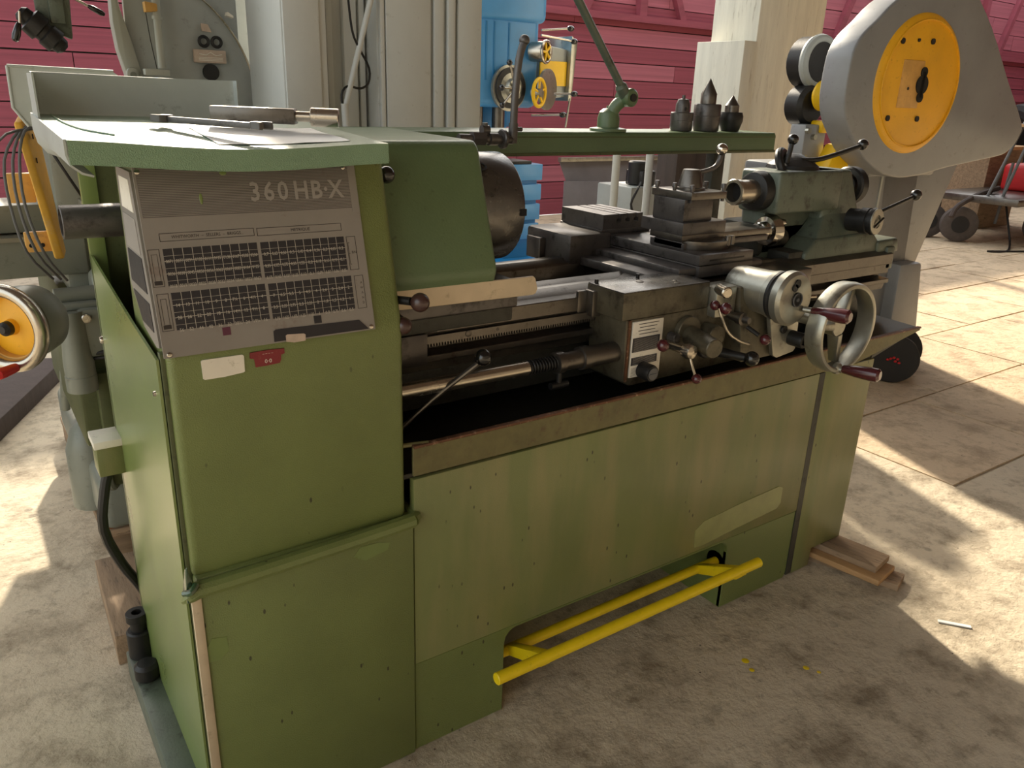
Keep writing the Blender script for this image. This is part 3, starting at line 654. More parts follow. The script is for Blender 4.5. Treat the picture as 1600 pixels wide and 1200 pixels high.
    b = MB(); b.box(1.312, 1.414, 1.357, 1.3625, 0.800, 0.943, 0.001)
    pl = part('instruction_plate', b, 'label_white', ap, 'pale worn instruction plate with two dark panels')
    b = MB(); b.box(1.314, 1.404, 1.3555, 1.357, 0.866, 0.902); b.box(1.314, 1.400, 1.3555, 1.357, 0.832, 0.852); part('dark_panel', b, 'plate_dark', pl)
    b = MB()
    for i in range(13):
        z = 0.899-i*0.0026; b.box(1.318, 1.398, 1.3550, 1.3556, z-.0003, z)
    for i in range(7):
        z = 0.850-i*0.0026; b.box(1.318, 1.394, 1.3550, 1.3556, z-.0003, z)
    part('fine_print', b, 'print_light', pl, kind='stuff')
    b = MB()
    for i in range(4):
        z = 0.937-i*0.0085; b.box(1.330+.004*(i % 2), 1.398-.006*(i % 3), 1.3563, 1.3570, z-.0016, z)
    for i in range(8):
        z = 0.825-i*0.003; b.box(1.316, 1.36, 1.3563, 1.3570, z-.0005, z)
    part('fine_print', b, 'print_dark', pl, kind='stuff')
    # black knob
    b = MB(); b.rev((1.352, 1.362, 0.817), (0, -1, 0), [(0, .012), (.006, .012), (.007, .021), (.040, .0215), (.046, .019), (.046, .016), (.045, .016)], 32)
    kb = part('feed_knob', b, 'black_iron', ap)
    b = MB(); b.cyl((1.352, 1.3155, .817), (1.352, 1.314, .817), .0155); b.box(1.340, 1.364, 1.312, 1.314, .8155, .8185); part('dial_face', b, 'cable_grey', kb)
    # flange with drum
    b = MB(); disc_axis(b, (1.500, 0.896), 1.362, 1.345, 0.041); b.cyl((1.500, 1.345, 0.889), (1.478, 1.240, 0.883), 0.026, 0.0245, n=30, ch=.002)
    part('drum', b, 'apron_grey', ap)
    b = MB(); disc_axis(b, (1.575, 0.880), 1.362, 1.318, 0.030); part('round_boss', b, 'apron_grey', ap)
    b = MB(); disc_axis(b, (1.445, 0.890), 1.362, 1.335, 0.012); part('round_boss', b, 'steel_dark', ap)
    # lever hub with two maroon balls
    b = MB(); b.rev((1.436, 1.362, 0.872), (0, -1, 0), [(0, .012), (.06, .012), (.065, .018), (.080, .020), (.090, .017), (.095, .008)], 26)
    hb = part('lever_hub', b, 'steel_bright', ap)
    b = MB(); b.tube([(1.436, 1.30, .872), (1.40, 1.30, .882), (1.375, 1.30, .893)], .0045, 8); part('rod', b, 'black_iron', hb)
    b = MB(); b.tube([(1.436, 1.28, .864), (1.438, 1.27, .838), (1.444, 1.262, .812)], .0035, 8); part('rod', b, 'steel_bright', hb)
    b = MB(); b.sph((1.360, 1.300, .894), .0155); part('knob', b, 'maroon', hb)
    b = MB(); b.sph((1.446, 1.258, .806), .0130); part('knob', b, 'maroon', hb)
    # lower lever with black ball
    b = MB(); b.tube([(1.575, 1.36, .840), (1.59, 1.31, .838), (1.612, 1.25, .838)], [.017, .010], 12); disc_axis(b, (1.575, 0.84), 1.362, 1.345, 0.026)
    lv = part('half_nut_lever', b, 'black_iron', ap)
    b = MB(); b.sph((1.618, 1.235, .838), .0195); part('knob', b, 'black_gloss', lv)
    # curved rod
    b = MB(); b.tube([(1.560, 1.31, .962), (1.566, 1.30, .930), (1.585, 1.29, .895), (1.62, 1.28, .872), (1.65, 1.275, .862)], .0045, 10)
    part('curved_rod', b, 'steel_bright', ap)
    # selector bracket with two round bodies
    b = MB(); b.box(1.575, 1.652, 1.335, 1.40, 0.925, 1.005, 0.006).cyl((1.632, 1.3345, .968), (1.632, 1.3325, .968), .006, n=14)
    sb = part('selector_bracket', b, 'alu', ap)
    b = MB(); b.cyl((1.590, 1.345, 1.000), (1.572, 1.300, 1.000), .015, ch=.003, n=24).cyl((1.572, 1.2995, 1.0), (1.571, 1.298, 1.0), .009)
    part('selector', b, 'steel_bright', sb)
    b = MB(); b.sph((1.548, 1.315, .968), .013).sph((1.560, 1.29, .964), .0155); part('knob', b, 'maroon', sb)
    # cross feed housing and dial
    c = (1.725, 0.986)
    b = MB(); b.hexa([(1.66, 1.30, .80), (1.86, 1.30, .80), (1.86, 1.42, .80), (1.66, 1.42, .80), (1.655, 1.33, 1.0), (1.86, 1.33, 1.0), (1.86, 1.42, 1.0), (1.655, 1.42, 1.0)], .008)
    part('cross_feed_housing', b, 'apron_grey', ap)
    b = MB(); b.rev((c[0], 1.40, c[1]), (0, -1, 0), [(0, .052), (.02, .056), (.09, .0575), (.125, .060), (.128, .063), (.140, .063)], 56)
    hs = part('dial_barrel', b, 'alu', ap, 'cream metal barrel behind the cross feed dial')
    b = MB(); b.rev((c[0], 1.262, c[1]), (0, -1, 0), [(0, .060), (.003, .064), (.010, .064), (.014, .060), (.018, .066), (.022, .066)], 56); part('index_ring', b, 'black_iron', hs)
    b = MB(); b.rev((c[0], 1.240, c[1]), (0, -1, 0), [(0, .066), (.003, .0705), (.022, .0705), (.031, .063), (.032, .058)], 64)
    dl = part('cross_feed_wheel', b, 'alu', ap, 'round bright cross feed handwheel')
    b = MB(); b.cyl((c[0]+.002, 1.2065, c[1]), (c[0]+.002, 1.204, c[1]), .019, n=28); b.cyl((c[0]-.012, 1.2063, c[1]+.032), (c[0]-.012, 1.2045, c[1]+.032), .010, n=20).cyl((c[0]-.004, 1.2063, c[1]+.042), (c[0]-.004, 1.2045, c[1]+.042), .011, n=20)
    part('hub_recess', b, 'black_iron', dl)
    b = MB(); b.ring((c[0]+.002, 1.204, c[1]), (c[0]+.002, 1.202, c[1]), .019, .016).cyl((c[0]+.002, 1.204, c[1]), (c[0]+.002, 1.202, c[1]), .005); part('hub_ring', b, 'cable_grey', dl)
    b = MB(); b.cyl((c[0]+.034, 1.205, c[1]-.028), (c[0]+.040, 1.183, c[1]-.028), .008); part('pin', b, 'alu', dl)
    b = grip((c[0]+.040, 1.185, c[1]-.028), (c[0]+.056, 1.085, c[1]-.024), .011, .0190); part('handle', b, 'maroon', dl, 'dark red turned handle')
    b = MB(); b.rev((1.640, 1.345, 0.925), (0, -1, 0), [(0, .010), (.03, .012), (.032, .016), (.05, .017), (.052, .010), (.07, .008)], 20); part('small_crank', b, 'steel_worn', ap)
    b = MB(); b.tube([(1.665, 1.30, .90), (1.68, 1.27, .882)], .006); lv = part('engage_lever', b, 'black_iron', ap)
    b = MB(); b.sph((1.688, 1.255, .873), .0145); part('knob', b, 'maroon', lv)
    # pale plate with plug below the dial
    b = MB(); b.prism([(1.728, 0.945), (1.862, 0.945), (1.868, 0.815), (1.860, 0.806), (1.79, 0.798), (1.772, 0.808)], 'y', 1.285, 1.30, 0.004)
    pp = part('gear_cover', b, 'alu', ap, 'pale triangular metal gear cover')
    b = MB(); disc_axis(b, (1.797, 0.880), 1.285, 1.277, 0.012); b.rev((1.84, 1.285, .850), (0, -1, 0), [(0, .021), (.040, .021), (.044, .019), (.044, .012), (.036, .011)], 28); part('plug', b, 'black_iron', pp)
    # saddle wing to the right
    b = MB(); b.box(1.842, 2.055, 1.40, 1.60, 0.905, 1.002, 0.003)
    part('saddle_wing', b, 'steel_worn', T)
    b = MB(); b.cyl((1.90, 1.38, .93), (2.06, 1.38, .92), .0065)
    part('lock_rod', b, 'steel_bright', T)
    # carriage handwheel
    hx, hy, hz = 1.866, 1.160, 0.908
    b = MB(); b.rev((hx, hy+.026, hz), (0, -1, 0), [(0, .110), (0, .114), (.004, .118), (.030, .121), (.047, .119), (.051, .116), (.052, .109), (.050, .106), (.044, .105), (.010, .106), (0, .110)], 72, cap=False)
    hw = part('carriage_handwheel', b, 'alu', ap, 'large three spoke metal handwheel')
    b = MB(); b.rev((hx, 1.362, hz), (0, -1, 0), [(0, .018), (.13, .018), (.14, .026), (.16, .028), (.196, .028), (.199, .026)], 36); part('hub', b, 'alu', hw)
    for a in (62, 175, 285):
        t = math.radians(a); d = Vector((math.cos(t), 0, math.sin(t))); q = Vector((-d.z, 0, d.x))
        c0 = Vector((hx, hy+.015, hz)); p = []
        for rr, wd, y0, y1 in ((.024, .010, .020, -.016), (.106, .008, .018, -.006)):
            p.append([c0+d*rr+q*wd+Vector((0, y0, 0)), c0+d*rr-q*wd+Vector((0, y0, 0)), c0+d*rr-q*wd+Vector((0, y1, 0)), c0+d*rr+q*wd+Vector((0, y1, 0))])
        b = MB(); b.hexa(p[0]+p[1], .003); part('spoke', b, 'alu', hw)
    b = MB(); b.rev((hx-.010, hy-.012, hz-.108), (0, -1, 0), [(0, .016), (.010, .015), (.016, .009), (.022, .008)], 20); part('boss', b, 'alu', hw)
    b = grip((hx-.008, hy-.030, hz-.106), (hx+.014, hy-.125, hz-.100), .011, .0185); part('handle', b, 'maroon', hw, 'dark red turned handle')

def tailstock(T):
    b = MB()                                              # upper barrel casting
    b.box(2.045, 2.36, 1.548, 1.70, 1.135, 1.262, 0.012, 3)
    b.prism([(2.24, 1.262), (2.405, 1.262), (2.535, 1.03), (2.535, .99), (2.19, .99), (2.19, 1.035), (2.265, 1.085), (2.285, 1.12), (2.28, 1.14), (2.24, 1.145)], 'y', 1.552, 1.70, .010, 3)
    b.box(2.06, 2.30, 1.60, 1.69, 0.99, 1.145, 0.01)
    b.prism([(2.165, .988), (2.165, 1.015), (2.215, 1.058), (2.52, 1.062), (2.56, 1.03), (2.56, .988)], 'y', 1.508, 1.72, .010, 3)
    b.hexa([(2.22, 1.515, 1.055), (2.50, 1.515, 1.055), (2.50, 1.60, 1.055), (2.22, 1.60, 1.055), (2.30, 1.555, 1.13), (2.46, 1.555, 1.13), (2.46, 1.60, 1.13), (2.30, 1.60, 1.13)], .006, 3)
    ts = part('tailstock', b, 'grey_cast', T, 'grey-green cast tailstock with two levers')
    b = MB(); b.box(2.10, 2.60, 1.52, 1.85, 0.992, 1.022, .004).box(2.05, 2.30, 1.60, 1.76, 1.0, 1.10, .012); b.cyl((2.075, 1.60, 1.055), (2.16, 1.60, 1.055), .026)
    part('sole', b, 'grey_cast_dark', ts)
    b = MB(); b.hexa([(2.55, 1.50, .985), (2.68, 1.50, .985), (2.68, 1.60, .985), (2.55, 1.60, .985), (2.545, 1.50, 1.030), (2.665, 1.50, 1.034), (2.665, 1.60, 1.034), (2.545, 1.60, 1.03)], .010, 3)
    part('clamp_shoe', b, 'grey_cast', ts)
    b = MB(); b.rev((2.008, SY, SZ), (1, 0, 0), [(0, .048), (.004, .056), (.03, .060), (.05, .060)], 44); part('nose_ring', b, 'black_iron', ts)
    b = MB(); b.rev((1.925, SY, SZ), (1, 0, 0), [(.05, .026), (.0, .0285), (.0, .036), (.003, .0385), (.016, .0385), (.018, .0355), (.12, .0355)], 40, cap=False)
    q = part('quill', b, 'steel_bright', ts, 'polished hollow quill')
    b = MB(); b.cyl((1.955, SY, SZ), (1.96, SY, SZ), .028); part('bore', b, 'dark_void', q)
    b = MB(); b.cyl((2.40, SY, SZ+.002), (2.52, SY, SZ+.002), .037, n=32); part('rear_sleeve', b, 'steel_polish', ts)
    b = MB(); b.ring((2.49, SY, SZ+.002), (2.53, SY, SZ+.002), .062, .042, 40, .006); part('rear_ring', b, 'black_iron', ts)
    # top clamp casting, levers
    b = MB(); b.torus((2.150, 1.62, 1.272), (.30, -.75, .35), .046, .013, 36, 10); b.rev((2.215, 1.64, 1.255), (0, 0, 1), [(0, .085), (.018, .078), (.040, .045), (.052, .02)], 32)
    part('clamp_casting', b, 'black_iron', ts)
    b = MB(); b.tube([(2.20, 1.60, 1.290), (2.26, 1.585, 1.292), (2.33, 1.575, 1.306), (2.437, 1.56, 1.333)], .0075, 12); l1 = part('clamp_lever', b, 'black_iron', ts)
    b = MB(); b.sph((2.450, 1.56, 1.338), .0175); part('ball', b, 'black_gloss', l1)
    b = MB(); b.tube([(2.128, 1.60, 1.282), (2.136, 1.60, 1.31), (2.142, 1.60, 1.34)], [.009, .007], 12); l2 = part('quill_lock_lever', b, 'black_iron', ts)
    b = MB(); b.sph((2.145, 1.60, 1.352), .0165); part('ball', b, 'black_gloss', l2)
    # front eccentric lever
    c = Vector((2.400, 1.475, 1.110)); ax = Vector((.10, -1.0, .05)).normalized()
    b = MB(); b.rev(c-ax*.05, ax, [(0, .036), (.04, .036), (.042, .041), (.066, .041), (.068, .038), (.076, .038), (.078, .043), (.088, .042)], 40)
    ec = part('front_clamp_hub', b, 'black_iron', ts)
    b = MB(); b.ring(c+ax*.036, c+ax*.042, .041, .021); b.cyl(c+ax*.036, c+ax*.0385, .022); part('dial_ring', b, 'alu', ec)
    b = MB(); b.cyl(c+ax*.045+Vector((-.018, 0, -.016)), c+ax*.045+Vector((.026, 0, .010)), .004, n=10); part('pin', b, 'black_gloss', ec)
    b = MB(); b.cyl((2.40, 1.46, 1.125), (2.62, 1.452, 1.180), .0065, .0055, n=14); part('rod', b, 'black_iron', ec)
    b = MB(); b.sph((2.632, 1.452, 1.184), .0185); part('ball', b, 'black_gloss', ec)

def shelf(T):
    b = MB()                                              # shelf beam along the back
    b.prism([(2.0, 1.289), (2.0, 1.340), (2.006, 1.350), (2.20, 1.352), (2.20, 1.345), (2.013, 1.343), (2.008, 1.335), (2.008, 1.289)], 'x', 0.72, 2.576, 0.001, 1)
    sh = part('rear_shelf', b, 'green_cover', T, 'long green angle shelf along the back')
    b = MB(); b.box(0.72, 2.574, 1.9985, 2.0, 1.334, 1.337).box(0.72, 2.576, 1.994, 2.012, 1.281, 1.290, .001); part('edge', b, 'green_dark', sh)
    for x in (1.30, 2.35):
        b = MB(); b.box(x-.03, x+.03, 2.06, 2.10, 0.75, 1.345, .003); part('post', b, 'grey_cast_dark', sh)
    # lamp foot and arm
    o = (1.80, 2.06)
    b = MB(); b.rev((o[0], o[1], 1.351), (0, 0, 1), [(0, .060), (.008, .060), (.010, .050), (.012, .036), (.04, .036), (.058, .031), (.068, .020), (.070, .010), (.078, .008)], 32)
    lf = part('lamp_foot', b, 'green_cover', T, 'green domed foot of the jointed lamp arm')
    b = MB(); b.cyl((1.835, 1.99, 1.455), (1.835, 2.05, 1.455), .028, ch=.006, n=28).tube([(1.80, 2.05, 1.40), (1.812, 2.04, 1.43), (1.83, 2.02, 1.452)], .020, 14); part('joint', b, 'green_cover', lf)
    b = MB(); b.cyl((1.835, 1.985, 1.455), (1.835, 1.992, 1.455), .012, n=16); part('bolt', b, 'black_iron', lf)
    b = MB(); b.cyl((1.815, 2.01, 1.468), (1.46, 1.985, 1.868), .0125, .0125, n=20); b.rev((1.825, 2.012, 1.457), (-.355, -.025, .40), [(0, .018), (.04, .019), (.05, .013)], 20); b.rev((1.46, 1.985, 1.868), (.355, .025, -.40), [(0, .024), (.03, .024), (.05, .014)], 20)
    part('arm', b, 'grey_cast', lf)
    b = MB(); b.sph((1.435, 1.98, 1.89), .042, (1.1, 1, .9)); part('upper_joint', b, 'grey_cast_dark', lf)
    # coolant tap and bent pipe near the chuck
    b = MB(); b.cyl((1.14, 1.90, 1.338), (1.315, 1.90, 1.334), .012, n=18).cyl((1.18, 1.90, 1.338), (1.22, 1.90, 1.337), .019, n=6).cyl((1.275, 1.90, 1.336), (1.288, 1.90, 1.336), .026, ch=.003).cyl((1.235, 1.90, 1.336), (1.262, 1.90, 1.336), .017, n=18)
    b.cyl((1.224, 1.90, 1.34), (1.222, 1.90, 1.378), .008, n=12).cyl((1.212, 1.90, 1.36), (1.234, 1.90, 1.36), .012)
    b.cyl((1.314, 1.90, 1.325), (1.316, 1.90, 1.378), .013, n=12).cyl((1.314, 1.895, 1.362), (1.340, 1.895, 1.362), .006)
    cp = part('coolant_tap', b, 'steel_dark', T, 'dirty brass and steel coolant tap')
    b = MB(); b.tube([(1.316, 1.90, 1.37), (1.318, 1.90, 1.45), (1.327, 1.90, 1.54), (1.342, 1.90, 1.588)], .0105, 12); b.sph((1.343, 1.90, 1.590), .0145)
    part('bent_pipe', b, 'steel_dark', cp)

def chart(T):
    A = Vector((0, 1.3045, 1.035)); v = Vector((0, .0700, .275)).normalized(); n = v.cross(Vector((1, 0, 0)))    # towards the viewer
    n = Vector((0, -v.z, v.y))
    def M(u, w, d=0.0, s=1.0, sx=1.0):
        o = A+v*w+n*d; o.x = u
        m = Matrix((Vector((1, 0, 0))*s*sx, v*s, n*s)).transposed().to_4x4(); m.translation = o; return m
    def slab(b, u0, u1, w0, w1, d0, d1): return b.box(u0, u1, w0, w1, d0, d1, M=M(0, 0))
    def poly(b, pts, d0, d1): return b.prism(pts, 'z', d0, d1, M=M(0, 0))
    def frame(b, u0, u1, w0, w1, t, d0, d1):
        slab(b, u0, u1, w0, w0+t, d0, d1); slab(b, u0, u1, w1-t, w1, d0, d1); slab(b, u0, u0+t, w0, w1, d0, d1); slab(b, u1-t, u1, w0, w1, d0, d1)
    b = MB(); slab(b, 0.2385, 0.605, 0.001, 0.299, 0.003, 0.007)
    pt = part('thread_chart', b, 'plate_grey', T, 'grey metal thread cutting chart with four dark tables')
    b = MB()                                              # fine ribs of the upper band
    slab(b, 0.2425, 0.5915, 0.2215, 0.2985, 0.007, 0.0073); part('band', b, 'band_dark', pt); b = MB()
    w = 0.2230
    while w < 0.296: slab(b, 0.243, 0.591, w, w+.0012, 0.007, 0.0078); w += 0.0026
    part('ribbed_band', b, 'plate_grey', pt, kind='stuff')
    b = MB(); slab(b, 0.591, 0.605, 0.215, 0.299, 0.007, 0.0076); part('smooth_edge', b, 'plate_grey', pt)
    b = MB()
    for ch, u in (('3', .4215), ('6', .4450), ('0', .4690), ('H', .5010), ('B', .5285), ('·', .5455), ('X', .5640)):
        b.addmesh(text_mesh(ch, .02), M(u, 0.2540, 0.0086, 0.0430, 0.88))
    w_ = MB(); w_.bm.free(); w_.bm = b.bm
    part('lettering', w_, 'print_raise', pt, 'raised pale characters at the top right of the chart', kind='stuff')
    b = MB(); frame(b, .2612, .4104, .1838, .1968, .0008, .007, .0074); frame(b, .4150, .5654, .1828, .1960, .0008, .007, .0074)
    for (u0, u1, w0, w1) in ((.2405, .2578, .1140, .1728), (.2427, .2606, .0437, .1030), (.5716, .5888, .1120, .1714), (.5766, .5940, .0420, .1015)): frame(b, u0, u1, w0, w1, .0008, .007, .0074)
    for (u, w) in ((.2492, .143), (.2515, .073)): frame(b, u-.0045, u+.0045, w-.02, w+.022, .0006, .007, .0074); slab(b, u-.006, u+.006, w-.026, w-.020, .007, .0075)
    for k in range(3): slab(b, .5735, .5765, .122+k*.019, .1228+k*.019, .007, .0074)
    slab(b, .5735, .5741, .122, .160, .007, .0074)
    part('printed_frames', b, 'print_dark', pt)
    b = MB()
    def line(txt, u, w, s, sx=1.0): b.addmesh(text_mesh(txt), M(u, w, 0.0075, s, sx))
    line('WHITWORTH  –  SELLERS  –  BRIGGS...', .3358, .1900, .0072, .92); line('METRIQUE', .4902, .1892, .0072, 1.0)
    line('BN', .5835, .143, .007)
    for i, t_ in enumerate(('A', 'W', 'A', 'N', 'D')): line(t_, .5890, .088-i*.009, .006)
    part('heading', b, 'print_dark', pt, 'dark printed headings above the tables', kind='stuff')
    tabs = [((.2630, .4118, .1138, .1726), ['0071 0077 0091 0100 0111 0125 0138 0167 0208 0250', '0036 0038 0045 0050 0056 0062 0069 0083 0104 0125', '0018 0019 0023 0025 0028 0032 0034 0041 0052 0062']),
            ((.4175, .5672, .1132, .1722), ['0,7 0,65 0,55 0,5 0,45 0,4 0,36 0,3 0,25 0,2', '0,35 0,325 0,275 0,25 0,225 0,2 0,18 0,15 0,12 0,1', '0,175 0,162 0,137 0,125 0,112 0,1 0,09 0,07 0,06 0,05']),
            ((.2645, .4150, .0435, .1032), ['14 13 11 10 9 8 7¼ 6 4¾ 4', '28 26 22 20 18 16 14½ 12 9½ 8', '56 52 44 40 36 32 28¾ 24 19¼ 16']),
            ((.4203, .5711, .0428, .1023), ['7 6,5 5,5 5 4,5 4 3,6 3 2,4 2', '3,5 3,25 2,75 2,5 2,25 2 1,8 1,5 1,2 1', '1,75 1,625 1,375 1,25 1,125 1 0,9 0,75 0,6 0,5'])]
    for (u0, u1, w0, w1), rows in tabs:
        b = MB(); slab(b, u0, u1, w0, w1, .007, .0073); tb = part('table', b, 'plate_dark', pt)
        g = MB(); H = (w1-w0); W = (u1-u0)/10
        for i in range(1, 10): slab(g, u0+W*i-.00035, u0+W*i+.00035, w0, w1, .0073, .0076)
        for i in range(1, 6):
            z = w1-H*(i//2/3+(0.58/3 if i % 2 else 0)); t_ = .0004 if i % 2 == 0 else .0002
            slab(g, u0, u1, z-t_, z+t_, .0073, .0076)
        part('grid_lines', g, 'print_light', tb, kind='stuff')
        b = MB()
        for r, row in enumerate(rows):
            for i, s in enumerate(row.split()):
                sz = .0076; sx = min(1.0, .0136/(0.0042*max(1, len(s))))*.92
                b.addmesh(text_mesh(s), M(u0+W*(i+.5), w1-H*(r/3+.58/3+.215*.66)-.0005, .0076, sz, sx))
        part('figures', b, 'print_light', tb, kind='stuff')
    b = MB(); slab(b, .3342, .3472, .0255, .0388, .007, .0078); part('index_square', b, 'purple', pt, 'small purple square')
    b = MB(); slab(b, .4915, .5051, .0255, .0389, .007, .0078); part('index_square', b, 'plate_dark', pt, 'small dark square')
    b = MB(); poly(b, [(.4165, .0035), (.4175, .0215), (.4215, .0243), (.575, .0220), (.5870, .0090), (.592, .0035)], .007, .0082); part('speed_tab', b, 'plate_dark', pt)
    b = MB(); b.prism([(.4368, .001), (.4372, .0115), (.440, .0132), (.469, .0112), (.472, .009), (.4705, -.0015), (.45, -.0022)], 'z', .0083, .0092, M=M(0, 0)); part('paper_label', b, 'sticker_tan', pt)
    for (u, w) in ((.2445, .292), (.247, .0065), (.597, .0065), (.583, .2925)):
        b = MB(); b.rev((0, 0, .007), (0, 0, 1), [(0, .0042), (.0015, .004), (.0022, .0028)], 14); bmesh.ops.transform(b.bm, matrix=M(u, w), verts=b.bm.verts); part('screw', b, 'steel_polish', pt)
    b = MB()
    b.sph((0, 0, 0), .0035, (.8, 2.6, .2), 10, M=M(.3335, .2475, .008)); part('paint_fleck', b, 'green_smooth', pt)
    b = MB(); b.sph((0, 0, 0), .0040, (1.5, .9, .2), 10, M=M(.374, .287, .008)); part('paint_fleck', b, 'green_smooth', pt)
    # narrow strip of plates on the left side
    b = MB(); b.prism([(1.318, 1.05), (1.390, 1.318), (1.505, 1.318), (1.500, 1.12), (1.425, 1.06), (1.34, 1.045)], 'x', 0.2370, 0.2425)
    sp = part('side_strip', b, 'plate_grey', T)
    def seg(z0, z1, m, lab=None):
        b = MB(); f = lambda z: 1.330+(z-1.05)*0.262
        k = lambda z: 1.495 if z > 1.12 else 1.43+(z-1.06)*1.1
        b.prism([(f(z0)+.008, z0), (f(z1)+.008, z1), (k(z1)-.012, z1), (k(z0)-.012, z0)], 'x', .2360, .2372); part('side_label', b, m, sp, lab)
    seg(1.255, 1.305, 'label_white'); seg(1.19, 1.245, 'print_raise'); seg(1.13, 1.185, 'plate_dark'); seg(1.07, 1.115, 'plate_dark')
    # stickers on the vertical face below
    b = MB(); b.prism([(.2955, .9925), (.2948, 1.0225), (.2975, 1.0250), (.362, 1.0245), (.3645, 1.0220), (.3640, .9945), (.3615, .9930), (.330, .9905), (.298, .9905)], 'y', 1.3025, 1.3052)
    part('white_sticker', b, 'label_white', T, 'blank white sticker under the chart')
    b = MB(); b.prism([(.3745, 1.0155), (.3750, 1.0255), (.405, 1.0262), (.434, 1.0250), (.4345, 1.016), (.428, 1.0145), (.4275, 1.0065), (.425, 1.000), (.400, .9985), (.383, .9985), (.3815, 1.0135)], 'y', 1.3025, 1.3052)
    rs = part('red_sticker', b, 'label_red', T, 'torn red sticker under the chart')
    b = MB()
    m = Matrix(((1, 0, 0), (0, 0, 1), (0, 1, 0))).transposed().to_4x4()
    def flat(s, x, z, sz): 
        q = Matrix(((sz, 0, 0, x), (0, 0, -sz, 1.3022), (0, sz, 0, z), (0, 0, 0, 1))); b.addmesh(text_mesh(s), q)
    flat('– – – –', .405, 1.0205, .0065); flat('0·0', .405, 1.0065, .010)
    part('lettering', b, 'label_white', rs, kind='stuff')
LATHE = lathe()
